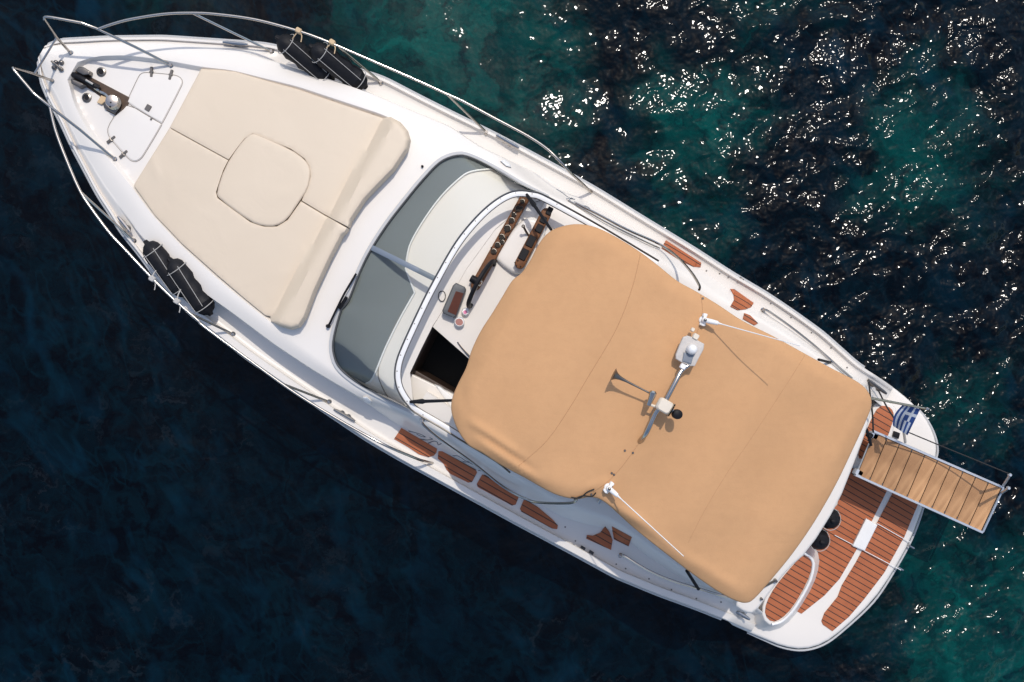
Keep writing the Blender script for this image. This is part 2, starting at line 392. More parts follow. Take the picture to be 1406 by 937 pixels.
def patch(mb, outline, z, grid=10.0, step=4.0, extra=()):
    zf = zfun(z); P = dens(outline, step)
    Qv, Qf = fill(P, grid, extra); return mb.add([W(q.x, q.y, zf(q.x, q.y)) for q in Qv], Qf)
def ribbon(mb, P3, wid, thick, closed=False):
    """flat bar of metres width lying level along a 3-D path"""
    N = len(P3); vs = []; fs = []
    for i in range(N):
        t = (P3[(i+1) % N]-P3[i-1]) if closed else P3[min(i+1, N-1)]-P3[max(i-1, 0)]
        t.z = 0; t.normalize(); s = Vector((-t.y, t.x, 0))*wid/2
        for a, h in ((-1, -thick), (-1, -0.004), (-0.8, 0), (0.8, 0), (1, -0.004), (1, -thick)): vs.append(P3[i]+s*a+Vector((0, 0, h)))
    for i in range(N if closed else N-1):
        j = (i+1) % N
        for k in range(6): fs.append((i*6+k, i*6+(k+1) % 6, j*6+(k+1) % 6, j*6+k))
    if not closed: fs.append(tuple(range(6))); fs.append(tuple((N-1)*6+k for k in range(6)))
    return mb.add(vs, fs)
AX = Vector((U0, -U1, 0)); NX = Vector((U1, U0, 0))     # boat's axis (towards the stern) and its starboard side, in metres

# ---------------------------------------------------------------- the sea
def make_sea():
    a = np.concatenate([-np.geomspace(3000, 11, 22), np.arange(-10, 10.01, 0.2), np.geomspace(11, 3000, 22)])
    X, Y = np.meshgrid(a, a); Z = np.zeros_like(X); wt = np.clip((14-np.hypot(X, Y))/6, 0, 1)
    for k in range(14):
        th = rng.normal(R(35), 0.6); L = rng.uniform(1.2, 3.5); ph = rng.uniform(0, 6.28)
        Z += 0.003*L/2*np.sin((X*math.cos(th)+Y*math.sin(th))*6.283/L+ph)
    Z = Z*wt; n = len(a); mb = MB()
    mb.add(np.stack([X.ravel(), Y.ravel(), Z.ravel()], 1), [(i*n+j, i*n+j+1, (i+1)*n+j+1, (i+1)*n+j) for i in range(n-1) for j in range(n-1)])
    o = mb.build('sea', SEA, None, 180, merge=False); tag(o, 'dark navy and teal sea sparkling with sun glints around the yacht', 'sea', kind='structure')
make_sea()

# ---------------------------------------------------------------- hull lines of the yacht (traced, in metres once given their heights)
class Line:
    G = np.arange(-12, 1340, 2.0)
    def __init__(s, pts, sig=4):
        q = sorted(st(*p) if len(p) == 2 else p[:2] for p in pts)
        a = np.array(q); y = np.interp(s.G, a[:, 0], a[:, 1])
        k = np.exp(-0.5*(np.arange(-12, 13)/sig)**2); k /= k.sum()
        s.y = np.convolve(np.pad(y, 12, mode='edge'), k, 'valid')
    def __call__(s, x): return float(np.interp(x, s.G, s.y))
A_S = Line([(-8, 8, 0), (-6, 22, 0), (77, 53.5), (87, 55), (149, 51.5), (224, 50.5), (306, 56), (355, 59.5), (373, 62), (440, 79), (490, 95), (527, 107), (579, 134), (629, 159), (678, 183),
            (720, 205), (770, 232), (820, 260), (880, 297), (954, 342), (1004, 374.5), (1054, 404), (1091, 429), (1130, 457), (1178, 500), (1214, 523), (1252.5, 551), (1270, 572)])
A_P = Line([(-8, 6, 0), (-5, -8, 0), (52, 97), (55, 110), (68, 140), (82, 165), (99.6, 204), (111, 225), (134.7, 270), (150, 292), (164.5, 317), (189, 347), (222, 392), (260, 430), (281, 447), (340, 493), (407, 539),
            (460, 575), (504.6, 605), (549, 631), (634.7, 678), (709, 719), (784, 759), (846, 793), (904.5, 817), (954, 835), (996.6, 852), (1044, 872), (1075, 887)])
C_S0 = [(272, 64), (304.6, 68), (334, 74), (379, 86), (469, 114.5), (504, 127), (560, 150.6), (617, 174), (655.6, 200.7), (694, 219), (730, 236), (760, 254), (795, 271), (819.5, 284), (880, 318), (908, 336),
        (963, 370), (1003, 400), (1047, 429), (1081, 448), (1130, 484), (1180, 520), (1205, 540), (1235, 560)]
C_P0 = [(140, 262), (167.5, 287.5), (190, 320), (240, 372), (287, 407), (317, 428), (377, 473), (429, 507.5), (497, 548), (549, 584), (600, 614), (654, 644), (712, 678), (740, 692), (767, 709), (800, 719),
        (840, 728), (866, 745), (889, 764), (940, 797), (990, 823), (1030, 838), (1055, 860)]
E_S0 = [(102, 92), (112, 82), (134, 77), (174, 76), (224, 82), (276, 92), (319, 96.5), (364, 108), (409, 119), (430, 126), (527, 158), (575, 182), (610, 198), (649, 213), (679, 228), (716, 251), (753, 271),
        (780, 285), (830, 315), (880, 346), (930, 378), (980, 410), (1040, 440), (1100, 476), (1165, 522), (1195, 545), (1220, 566)]
E_P0 = [(94, 108), (99.6, 140), (112, 164), (123.5, 185), (150, 220), (180, 256), (210, 297), (248, 337), (297, 382), (335, 414), (365, 438), (384, 452), (428, 484), (467, 512), (492, 531), (529.6, 551), (569, 568),
        (604, 592), (641.6, 612), (700, 646), (760, 681), (800, 697), (840, 711), (866, 728), (889, 746), (940, 783), (990, 808), (1030, 826), (1052, 845)]
E_S = Line([(-8, 8, 0), (20, 12, 0), (36, 13, 0)]+E_S0); E_P = Line([(-8, 6, 0), (20, 0, 0), (36, -4, 0)]+E_P0)
def tc(s): return 0.5*(A_S(s)+A_P(s))
C_S1 = Line(C_S0); C_P1 = Line(C_P0)
def C_S(s):
    w = sm(215, 275, s); return max(lerp(lerp(E_S(s), A_S(s), 0.62), C_S1(s), w), E_S(s)+1.5)
def C_P(s):
    w = sm(180, 235, s); return min(lerp(lerp(E_P(s), A_P(s), 0.62), C_P1(s), w), E_P(s)-1.5)
RIM = 5.5
def g(s): return float(np.interp(s, [-10, 300, 600, 900, 1180, 1202, 1236, 1270, 1340], [1.85, 1.74, 1.58, 1.42, 1.28, 1.18, 0.64, 0.60, 0.58]))
def zE(s): return g(s)+(0.10+0.44*sm(60, 540, s) if s < 740 else 0.54-0.28*sm(740, 980, s))
def zrec(s, side): return sm(215, 290, s) if side > 0 else sm(180, 250, s)
def rimw(s, side): return RIM if side > 0 else RIM+6*sm(250, 380, s)
def wall(s): return 1-sm(600, 690, s)
def deckz(px, py=None):
    s, t = st(px, py); c = tc(s); side = 1 if t >= c else -1; d = abs(t-c)
    a, cc, e = (A_S(s)-c, C_S(s)-c, E_S(s)-c) if side > 0 else (c-A_P(s), c-C_P(s), c-E_P(s))
    b = a-rimw(s, side); G = g(s); ze = zE(s); w = zrec(s, side)
    zf_ = G-0.02; zt_ = lerp(zf_, max(zf_, ze-0.07), wall(s)); zc = lerp(lerp(G, ze, 0.55), zt_, w); zflo = lerp(zc, zf_, w)
    if d >= b: return G+0.01
    if d >= cc: return lerp(lerp(G, zflo, sm(0, 1, (b-d)/max(1, b-cc))) if w < 1 else G-0.02*sm(0, 4, b-d), zc, 1-sm(0, 1.6, d-cc))
    if d >= e: return lerp(zc, ze, math.sin(math.pi/2*(cc-d)/max(1, cc-e)))
    rec = sm(0, 7, e-d)*(1-sm(449, 456, s))*sm(42, 50, s)
    return ze+0.05*(1-(d/max(e, 1))**2)*sm(0, 200, s)-0.075*rec
dz = lambda off: (lambda px, py: deckz(px, py)+off)

yacht = empty('motor_yacht', (0, 0, 0), 'white motor yacht with a tan bimini and teak swim platform, seen from above', 'yacht')
# hull shell
def make_hull():
    S = [-8, -4, 0, 6, 14]+list(range(24, 1238, 12))+[1236]; mb = MB()
    for side in (1, -1):
        rows = []
        for s in S:
            t0 = A_S(s) if side > 0 else A_P(s); c = tc(s); sf = max(0, 1-max(s, 0)/450); row = []
            for (zf, ins) in ((g(s)-0.01, 0), (g(s)-0.10, 1.0), (g(s)*0.55, 14+16*sf), (0.05, 24+22*sf), (-0.25, 42+25*sf), (-0.65, 400)):
                d = max(abs(t0-c)-ins, 0.0); q = un(s+sf*70*(1-zf/g(s))*(0.3 if zf > 1 else 1), c+side*d); w = W(*q, g(s)); row.append((w.x, w.y, zf))
            rows.append(row)
        k = len(rows[0]); mb.add([v for r_ in rows for v in r_], [(i*k+j, i*k+j+1, (i+1)*k+j+1, (i+1)*k+j) for i in range(len(rows)-1) for j in range(k-1)])
    return mb.build('hull', GEL, yacht, 40)
hull = make_hull()
# deck moulding: two side lofts and the raised middle
COCK = 640
def make_deck():
    S = [-8, -6, -4, -2, 0, 3, 6, 10, 14]+list(np.arange(20, 42, 5.0))+[42.0]+list(np.arange(45, 1238, 5.0)); mb = MB()
    for side in (1, -1):
        rows = []
        for s in S:
            c = tc(s); a, cc, e = (A_S(s)-c, C_S(s)-c, E_S(s)-c) if side > 0 else (c-A_P(s), c-C_P(s), c-E_P(s))
            r_ = min(rimw(s, side), 0.4*a); b = a-r_; G = g(s); row = []
            prof = [(a, G-0.01), (a-0.4, G+0.025), (a-1.4, G+0.04), (b+1.5, G+0.04), (b+0.6, G+0.03), (b-0.3, None)]
            prof += [(lerp(b, cc+1.7, q), None) for q in (0.12, 0.3, 0.5, 0.7, 0.9)]+[(cc+1.62, None), (cc+1.2, None), (cc+0.5, None)]+[(lerp(cc, e, q), None) for q in (0.0, 0.06, 0.15, 0.27, 0.4, 0.55, 0.7, 0.85, 1.0)]
            for d, z in prof:
                q = un(s, c+side*d); row.append(W(*q, deckz(*q) if z is None else z))
            rows.append(row)
        k = len(rows[0]); mb.add([v for r_ in rows for v in r_], [(i*k+j, i*k+j+1, (i+1)*k+j+1, (i+1)*k+j) for i in range(len(rows)-1) for j in range(k-1)])
    nose = [s for s in S if s <= 42]
    vs = []; 
    for s in nose:
        for q in range(5):
            p = un(s, lerp(E_P(s), E_S(s), q/4)); vs.append(W(*p, zE(s)))
    mb.add(vs, [(i*5+j, i*5+j+1, (i+1)*5+j+1, (i+1)*5+j) for i in range(len(nose)-1) for j in range(4)])
    back = [(569, 567), (566, 540), (563, 512), (578, 480), (594, 448), (612, 420), (640, 370), (680, 315), (715, 285), (752, 271)]
    sP, sS = st(*back[0])[0], st(*back[-1])[0]
    es = [Vector(un(s, E_S(s))) for s in S if 42 <= s < sS]; ep = [Vector(un(s, E_P(s))) for s in S if 42 <= s < sP]
    P = es+[Vector(p) for p in back[::-1]]+ep[::-1]
    ex = []
    for o in (2.5, 5.0, 7.2):
        ex.append([un(s, E_S(s)-o) for s in np.arange(54, 448, 4)]+[un(448+2*k, E_S(448)-o-(E_S(448)-E_P(448)-2*o)*0) for k in range(0)])
        ex.append([un(s, E_P(s)+o) for s in np.arange(54, 448, 4)])
    for s in (449, 452.5, 456): ex.append([un(s, lerp(E_P(s)+9, E_S(s)-9, q/20)) for q in range(21)])
    P = dens(P, 7); Qv, Qf = fill(P, 9, ex); mb.add([W(q.x, q.y, deckz(q.x, q.y)) for q in Qv], Qf)
    # coaming: inner wall of the cockpit behind the screen
    for side in (1, -1):
        rows = []
        for s in np.arange(sS if side > 0 else sP, 1216, 6):
            e = E_S(s) if side > 0 else E_P(s); z = zE(s)
            rows.append([W(*un(s, e), z), W(*un(s, e-side*3), z+0.006), W(*un(s, e-side*34), z+0.004), W(*un(s, e-side*36), z-0.02), W(*un(s, e-side*38), 0.85)])
        mb.add([v for r_ in rows for v in r_], [(i*5+j, i*5+j+1, (i+1)*5+j+1, (i+1)*5+j) for i in range(len(rows)-1) for j in range(4)])
    return mb.build('deck', GEL, yacht, 42, up=True)
deck = make_deck()
# rub rail round the gunwale
mb = MB(); P = [W(*un(s, A_P(s)-0.6), g(s)-0.06) for s in np.arange(1190, 10, -8)]+[W(*un(s, A_P(s)), g(s)-0.06) for s in (2, -4)]+[W(*un(s, A_S(s)), g(s)-0.06) for s in (-4, 2)]+[W(*un(s, A_S(s)+0.6), g(s)-0.06) for s in np.arange(10, 1190, 8)]
tube(mb, P, 0.018, 6); mb.build('rub_rail', GREYR, yacht)

# cockpit: floor, dashboard, companionway
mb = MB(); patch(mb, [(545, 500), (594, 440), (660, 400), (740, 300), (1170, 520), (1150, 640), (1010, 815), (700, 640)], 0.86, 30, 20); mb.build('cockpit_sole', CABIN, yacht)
def dashz(px, py):
    s, t = st(px, py); x = un(min(s, 620), t); return deckz(*x)+0.002-0.0009*max(0, s-620)
dash = slab('dashboard', [(612, 420), (640, 370), (680, 315), (715, 285), (752, 272), (790, 296), (830, 330), (800, 400), (745, 440), (700, 500), (652, 500), (594, 449)], dashz, 0.5, GEL, yacht, 0.6, 0.004, grid=14)
slab('helm_binnacle', [(676, 352), (700, 318), (724, 297), (740, 300), (752, 320), (730, 362), (712, 380), (690, 366)], 2.18, 0.18, GEL, dash, 6, 0.05, flare=2, smooth=2)
slab('side_moulding', [(562, 512), (566, 545), (572, 566), (604, 588), (660, 622), (690, 625), (655, 572), (622, 541)], 1.92, 0.3, GEL, yacht, 2, 0.015, grid=20)
slab('companionway_step', [(596, 528), (604, 531), (650, 566), (668, 600), (640, 590)], 1.935, 0.3, WHITEP, yacht, 2, 0.02)
mb = MB(); mb.add([W(563, 513, 1.9), W(622, 542, 1.9), W(622, 542, 0.9), W(563, 513, 0.9)], [(0, 1, 2, 3)]); 
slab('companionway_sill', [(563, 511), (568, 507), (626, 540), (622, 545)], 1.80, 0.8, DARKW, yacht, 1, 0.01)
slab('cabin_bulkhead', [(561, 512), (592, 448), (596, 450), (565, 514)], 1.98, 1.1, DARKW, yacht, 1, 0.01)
mb = MB(); tube(mb, [W(*p, 2.09) for p in [(628, 470), (632, 476), (640, 485), (648, 493)]], 0.012, 8, 4); mb.build('grab_handle', STEEL, dash)

# ---------------------------------------------------------------- windscreen
W0 = [(569, 567), (529.6, 549), (492, 529), (467, 509.5), (457, 492), (455, 467), (467, 422), (475, 414), (492, 372), (507, 342), (529.6, 307), (554.5, 274.7), (579, 245), (604, 220), (629, 211), (649, 215), (679, 230), (716, 252), (753, 271)]
W1 = [(569, 567), (554, 551), (543, 529), (542, 504.5), (549.5, 479.6), (572, 430), (592, 390), (624, 334), (654, 297), (679, 275), (699, 264), (716, 261), (741, 265), (753, 271)]
def res(P, n, sm_=8):
    Q = catmull([Vector((p[0], p[1], 0)) for p in P], sm_); L = [0]
    for i in range(1, len(Q)): L.append(L[-1]+(Q[i]-Q[i-1]).length)
    T = np.linspace(0, L[-1], n); return [Vector((np.interp(t, L, [q.x for q in Q]), np.interp(t, L, [q.y for q in Q]))) for t in T]
NW = 90; w0 = res(W0, NW); w1 = res(W1, NW)
def ztop(q): return 2.52-0.10*abs(2*q-1)**3
screen = None
mb = MB(); vs = []
for i in range(NW):
    a, b = w0[i], w1[i]; q = i/(NW-1)
    A_ = W(a.x, a.y, deckz(a.x, a.y)+0.02); B_ = W(b.x, b.y, ztop(q)-0.01)
    for k in range(7):
        u = k/6; v = A_.lerp(B_, u); v.z += 0.05*math.sin(math.pi*u); vs.append(v)
mb.add(vs, [(i*7+k, i*7+k+1, (i+1)*7+k+1, (i+1)*7+k) for i in range(NW-1) for k in range(6)])
screen = mb.build('windscreen', GLASS, yacht, 60)
mb = MB(); P = [W(p.x, p.y, deckz(p.x, p.y)+0.030) for p in w0]; ribbon(mb, P, 0.050, 0.03); mb.build('lower_frame', GREYR, screen)
Pi = inset(w0+w1[::-1], 2.6)[:NW]
mb = MB(); P = [W(p.x, p.y, deckz(p.x, p.y)+0.042) for p in Pi[1:-1]]; tube(mb, P, 0.011, 6); mb.build('rubber_seal', RUBBER, screen)
railS = [(753, 271), (780, 285), (830, 313), (880, 343), (905, 358)]; railP = [(700, 650), (680, 634), (637, 608), (604, 587.5), (569, 567)]
full = [Vector((p[0], p[1], 2.40)) for p in railP[:-1]]+[Vector((w1[i].x, w1[i].y, ztop(i/(NW-1)))) for i in range(0, NW, 3)]+[Vector((p[0], p[1], 2.40)) for p in railS[1:]]
full = catmull(full, 3); ctr = Vector((640, 430))
P = [W(p.x, p.y, p.z) for p in full]
# the bar's centre lies half its width inside the traced outer edge
def offs(P, d): 
    out = []
    for i in range(len(P)):
        t = P[min(i+1, len(P)-1)]-P[max(i-1, 0)]; t.z = 0; t.normalize(); out.append(P[i]+Vector((t.y, -t.x, 0))*d)
    return out
mb = MB(); ribbon(mb, offs(P, 0.038), 0.062, 0.035); tr = mb.build('top_rail', WHITEP, screen)
mb = MB(); tube(mb, offs(P, 0.006), 0.011, 6); tube(mb, [p-Vector((0, 0, 0.012)) for p in offs(P, 0.072)], 0.007, 6); mb.build('rail_edging', DSTEEL, tr)
OP = offs(P, 0.03)
for i in range(6, len(P)-6, 5):
    mb = MB(); lathe(mb, OP[i]+Vector((0, 0, -0.001)), (0, 0, 1), [(0.008, 0), (0.006, 0.004)], 8); mb.build('screw_head', DSTEEL, tr)
mb = MB(); A_, B_ = W(510, 340, deckz(510, 340)+0.05), W(599, 384, 2.50); mid_ = A_.lerp(B_, .5)+Vector((0, 0, 0.06))
ribbon(mb, catmull([A_, mid_, B_], 6), 0.062, 0.03); mb.build('mullion', MULL, screen)
# dash top under the glass
gb = [(676.5, 232), (646.6, 236), (629, 247), (604, 272), (579, 307), (562, 339), (557, 369), (569.4, 402), (549.5, 437), (529.6, 477), (512, 519), (502, 527)]
gbs = catmull([Vector((*p, 0)) for p in gb[:7]], 4)+catmull([Vector((*p, 0)) for p in gb[7:]], 4)
outer = [p for p in Pi[16:-17]]
poly = [Vector((p.x, p.y)) for p in outer]+[Vector((p.x, p.y)) for p in gbs]
slab('dash_mat', poly, dz(0.012), 0.01, MATG, yacht, 1, 0.004, grid=14)
mb = MB(); tube(mb, [W(p.x, p.y, deckz(p.x, p.y)+0.012) for p in gbs], 0.012, 6); mb.build('mat_piping', WHITEP, yacht)
mb = MB(); P = [W(*p, deckz(*p)+0.008) for p in [(563, 402), (545, 440), (525, 485), (519, 512), (524, 530), (533, 546)]]; tube(mb, P, 0.006, 5, 5); mb.build('dash_joint', SHUT, yacht)
# wiper
mb = MB(); P = [W(*p, deckz(*p)+h) for p, h in (((452, 446), .06), ((462, 425), .08), ((472, 405), .09), ((482, 388), .09), ((489, 376), .08))]; tube(mb, P, 0.013, 6, 3)
tube(mb, [W(466, 424, deckz(466, 424)+.06), W(476, 408, deckz(476, 408)+.08)], 0.02, 6); lathe(mb, W(451, 448, deckz(451, 448)), (0, 0, 1), [(0.025, 0), (0.022, 0.06), (0.012, 0.075)], 12); mb.build('windscreen_wiper', BLACK, yacht)
lathe_ = MB(); lathe(lathe_, W(580, 229, deckz(580, 229)), (0, 0, 1), [(0.016, 0), (0.014, .03), (0.006, .04)], 10); lathe_.build('washer_nozzle', BLACK, yacht)
# ---------------------------------------------------------------- helm
def bar_slab(name, a, b, wpx, z, thick, m, parent, n=8, rm=0.015):
    a, b = Vector(a), Vector(b); t = (b-a).normalized(); nn = Vector((-t.y, t.x))*wpx/2; P = []
    for k in range(n+1): th = math.pi*k/n; P.append(b+nn*math.cos(th)+t*wpx/2*math.sin(th))
    for k in range(n+1): th = math.pi*k/n; P.append(a-nn*math.cos(th)-t*wpx/2*math.sin(th))
    return slab(name, P, z, thick, m, parent, 1.5, rm, step=2, grid=10)
ip = bar_slab('instrument_panel', (720, 273), (653, 392), 13.5, 2.21, 0.11, BURL, dash)
def px6(x, y): return 580+x/6.373, 240+y/6.373
gz = 2.212
for (x, y, r) in ((875, 235, 3.6), (838, 300, 4.4), (866, 292, 2.6), (800, 352, 3.6), (782, 400, 4.2), (745, 470, 5.2), (694, 545, 4.2), (658, 615, 4.2), (697, 590, 3.4), (624, 672, 4.2)):
    c = W(*px6(x, y), gz); rr = r*0.0085
    m_ = MB(); lathe(m_, c, (0.1, 0.15, 1), [(rr, 0), (rr, 0.014), (rr*0.92, 0.018), (rr*0.84, 0.014)], 20); go = m_.build('gauge', DSTEEL, ip)
    m_ = MB(); lathe(m_, c+Vector((0, 0, .0145)), (0.1, 0.15, 1), [(rr*0.84, 0), (rr*0.80, 0.003)], 20); m_.build('dial', DIAL, go)
for (x, y) in ((816, 330), (790, 330), (760, 430), (728, 505), (722, 560), (742, 545), (640, 690), (603, 640), (850, 262)):
    mb = MB(); lathe(mb, W(*px6(x, y), gz), (0, 0, 1), [(0.010, 0), (0.008, 0.02)], 10); mb.build('push_button', BLACK, ip)
sp_ = bar_slab('switch_panel', (750, 293), (714, 362), 14.5, 2.28, 0.10, BURL, dash)
for (cx, cy, l_, w_) in ((754.5, 290, 6, 4), (746, 302, 5, 4.5), (740.5, 314, 6, 5), (729, 331.5, 8.5, 5.5), (719, 349.5, 8.5, 5.5)):
    m_ = MB(); box(m_, W(cx, cy, 2.285), (0.45, 0.89, 0), (0.89, -0.45, 0), l_*.008, w_*.008, 0.014, 0.008); m_.build('switch_bank', BLACK, sp_)
    m_ = None
for (x, y) in ((707, 361), (711, 358), (709, 365), (715, 366)):
    mb = MB(); lathe(mb, W(x, y, 2.282), (0, 0, 1), [(0.009, 0), (0.007, .012)], 8); mb.build('knob', BLACK, sp_)
m_ = MB(); tube(m_, [W(718.5, 311, 2.36), W(722, 318, 2.25), W(727, 326, 2.14)], 0.014, 8); lathe(m_, W(718.5, 311, 2.36), (0, 0, 1), [(0.012, -.015), (0.022, 0), (0.012, .018)], 10); m_.build('throttle_lever', DSTEEL, dash)
# steering wheel: seen almost edge-on
wc = W(661, 390, 2.22); wa = Vector((0.87, -0.49, 0.10)).normalized()
e1 = Vector((0, 0, 1)).cross(wa).normalized(); e2 = wa.cross(e1)
swh = MB(); tube(swh, [wc+(e1*math.cos(a)+e2*math.sin(a))*0.30 for a in np.linspace(0, 2*math.pi, 40, endpoint=False)], 0.026, 8, closed=True); swo = swh.build('steering_wheel', BLACK, dash)
m_ = MB()
for k in range(5):
    a = 2*math.pi*k/5+0.4; tube(m_, [wc-wa*0.03, wc+(e1*math.cos(a)+e2*math.sin(a))*0.14-wa*0.02, wc+(e1*math.cos(a)+e2*math.sin(a))*0.28], 0.012, 6, 3)
lathe(m_, wc-wa*0.06, wa, [(0.04, 0), (0.05, 0.03), (0.035, 0.06), (0.01, 0.065)], 16); m_.build('spokes', STEEL, swo)
m_ = MB(); tube(m_, [wc-wa*0.05, wc-wa*0.14], 0.045, 10); m_.build('steering_column', BLACK, dash)
# chart plotter, dials
pl = slab('chart_plotter', [(622, 392), (626, 388.5), (638, 394), (640, 398), (627, 434), (623, 437), (609, 431), (607, 427)], lambda px, py: 2.26+0.001*(622-px), 0.09, simple('charcoal_casing', (0.07, 0.075, 0.082), 0.45, 0, 0.15), dash, 2, 0.02, step=2, grid=8)
m_ = MB(); sc_ = [(626, 400), (636.5, 403), (626, 433), (614.5, 428)]; m_.add([W(*p, 2.265+0.001*(622-p[0])) for p in sc_], [(0, 1, 2, 3)]); m_.build('plotter_screen', SCREEN, pl)
m_ = MB(); tube(m_, [W(608+5*math.cos(a)*.9-a*.15, 407+7*math.sin(a), 2.13+.005*a) for a in np.linspace(0.6, 11, 40)], 0.005, 5); m_.build('cable_coil', BLACK, pl)
for (x, y, r, mm, z) in ((638.6, 429, 5.2, PINK, 2.17), (630.3, 443, 7, REDB, 2.18)):
    c = W(x, y, z); rr = r*.0085; m_ = MB(); lathe(m_, c-Vector((0, 0, .10)), (0.05, 0.1, 1), [(rr, 0), (rr, 0.11), (rr*0.9, 0.118), (rr*0.76, 0.108)], 24); go = m_.build('round_gauge', WHITEP, dash)
    m_ = MB(); lathe(m_, c+Vector((0.001, 0.001, .009)), (0.05, 0.1, 1), [(rr*(0.76 if r > 6 else 0.5), 0), (rr*(0.7 if r > 6 else .45), 0.003)], 24); m_.build('dial', mm, go)
for (x, y) in ((684, 386.5), (657.5, 430)):
    m_ = MB(); tube(m_, [W(x-4, y-2, 2.0), W(x-4, y-2, 2.04), W(x+3, y+1, 2.055)], 0.028, 10); lathe(m_, W(x+1, y, 2.05), (0, 0, 1), [(0.03, 0), (0.026, .02), (0.012, .028)], 12); m_.build('deck_latch', GREYP, dash)
m_ = MB(); tube(m_, [W(*p, 2.01) for p in [(645, 446), (660, 423), (678, 395), (688, 374), (694, 368), (703, 370), (712, 376)]], 0.004, 5, 4); tube(m_, [W(*p, 2.01) for p in [(668, 420), (684, 396), (690, 378), (698, 374)]], 0.004, 5, 4); m_.build('panel_joint', SHUT, dash)
# canopy struts down from the rail
for a, b, za, zb in (((723, 267), (757, 316), 2.5, 2.78), ((563, 552), (622, 550), 2.47, 2.70)):
    m_ = MB(); A_, B_ = W(*a, za), W(*b, zb); tube(m_, [A_, A_.lerp(B_, .3), A_.lerp(B_, .35), B_], 0.019, 8, rr=[.016, .03, .02, .016]); m_.build('canopy_strut', BLACK, yacht)

# ---------------------------------------------------------------- foredeck fittings
def shut(name, pts, parent, closed=False, r=0.0035, off=0.003, m=SHUT):
    q = MB(); tube(q, [W(p[0], p[1], deckz(p[0], p[1])+off) for p in dens(pts, 5, closed)], r, 5, closed=closed); return q.build(name, m, parent)
def hinge(p, d, parent):
    q = MB(); c = W(*p, deckz(*p)+0.012); d = Vector((d[0], -d[1], 0)).normalized(); n_ = Vector((-d.y, d.x, 0)); box(q, c, d, n_, 0.062, 0.016, 0.012, 0.006); tube(q, [c-n_*0.022, c+n_*0.022], 0.014, 6); q.build('hinge', DSTEEL, parent)
h1 = chaikin([(175.5, 141), (176, 138), (190, 108), (194, 102), (201, 100.5), (238, 104), (246, 106.5), (250, 112), (248, 119), (223, 167.5), (221.5, 169)], 1)
lid = slab('locker_lid', h1, dz(0.010), 0.02, GEL, yacht, 1.2, 0.008, grid=14)
shut('lid_gap', inset(dens(h1, 4), -1.2), lid, True)
hinge((208, 99), (0, 1), lid); hinge((234.5, 103), (-.25, 1), lid)
q = MB(); box(q, W(203.5, 148.5, deckz(203, 148)+.014), (0.5, -.3, 0), (.3, .5, 0), .033, .038, .01, .006); q.build('lid_latch', DSTEEL, lid)
h2 = chaikin([(175.5, 143.5), (220.5, 170.5), (221, 172), (199, 209), (193, 218), (185, 222), (177, 218), (153, 191), (149, 184), (149, 175), (160, 157), (168, 152)], 1)
lid2 = slab('locker_lid', h2, dz(0.010), 0.02, GEL, yacht, 1.2, 0.008, grid=14)
shut('lid_gap', inset(dens(h2, 4), -1.2), lid2, True)
hinge((152.5, 192), (1, -.75), lid2); hinge((169.5, 212), (1, -.85), lid2)
q = MB(); lathe(q, W(208, 164.5, deckz(208, 164)), (0, 0, 1), [(0.014, 0), (.012, .02)], 10); q.build('lid_knob', DSTEEL, lid2)
for p in ((139.3, 99.3), (119.4, 134.6)):
    q = MB(); c = W(*p, deckz(*p)); lathe(q, c, (0, 0, 1), [(0.058, 0), (0.055, 0.018), (0.036, 0.024), (0.032, 0.010)], 24); cap = q.build('deck_filler', DSTEEL, yacht)
    q = MB(); lathe(q, c, (0, 0, 1), [(0.031, 0.006), (0.028, 0.013)], 16); q.build('filler_cap', BLACK, cap)
# anchor, roller channel and windlass
ch = [(101, 101), (107, 95.5), (115, 101), (178, 134), (177, 143), (170, 154), (160, 159.5), (146, 152), (146, 139), (128, 126), (106, 112), (100, 108)]
slab('anchor_channel', ch, dz(0.006), 0.01, BRONZE, yacht, 1, 0.004, grid=10)
wl_ = MB(); zc_ = deckz(150, 145); slab('x', [(141, 142), (147, 137), (157, 140), (165, 148), (158, 157), (143, 149)], zc_+.05, .05, DSTEEL, yacht, 2, .02, mb=wl_); wind = wl_.build('anchor_windlass', DSTEEL, yacht)
q = MB(); lathe(q, W(157, 142, zc_+.04), (0.1, 0.0, 1), [(.075, 0), (.085, .02), (.06, .05), (.062, .08), (.078, .10), (.07, .118), (.03, .125)], 24); dr = q.build('drum', STEEL, wind)
for x_, y_ in ((152, 141), (151, 146.5)): q = MB(); lathe(q, W(x_, y_, zc_+.165), (0, 0, 1), [(.012, -.01), (.010, .004)], 10); q.build('drum_socket', BLACK, dr)
q = MB(); slab('x', [(139, 131), (147, 134), (150, 137), (139, 144), (133, 141)], zc_+.03, .03, BEIGE, wind, 2, .01, mb=q); q.build('chain_guide', TANKNOT, wind)
q = MB(); tube(q, [W(x, y, zc_+.05+.01*math.sin(k*2.2)) for k, (x, y) in enumerate([(130, 121), (133, 123), (136, 125), (139, 127), (142, 128), (145, 130), (148, 133), (152, 135)])], .016, 6); q.build('anchor_chain', STEEL, wind)
an = MB(); zb = deckz(110, 108)
tube(an, [W(99, 102, zb+.03), W(110, 107, zb+.09), W(126, 116, zb+.08), W(136, 121, zb+.05)], .034, 8, 2); anc = an.build('anchor', BLACK, yacht)
for P_ in ([(103, 97), (108, 92), (115, 92.5), (124, 98), (123, 103), (114, 104)], [(97, 108), (101, 109), (113, 114), (117, 117), (109, 121), (98, 115)]):
    slab('roller_cheek', P_, zb+.10, .09, DSTEEL, anc, 2, .015, step=2, grid=6)
q = MB(); tube(q, [W(118, 110, zb+.12), W(128, 116, zb+.12)], .014, 6); q.build('shackle_pin', STEEL, anc)
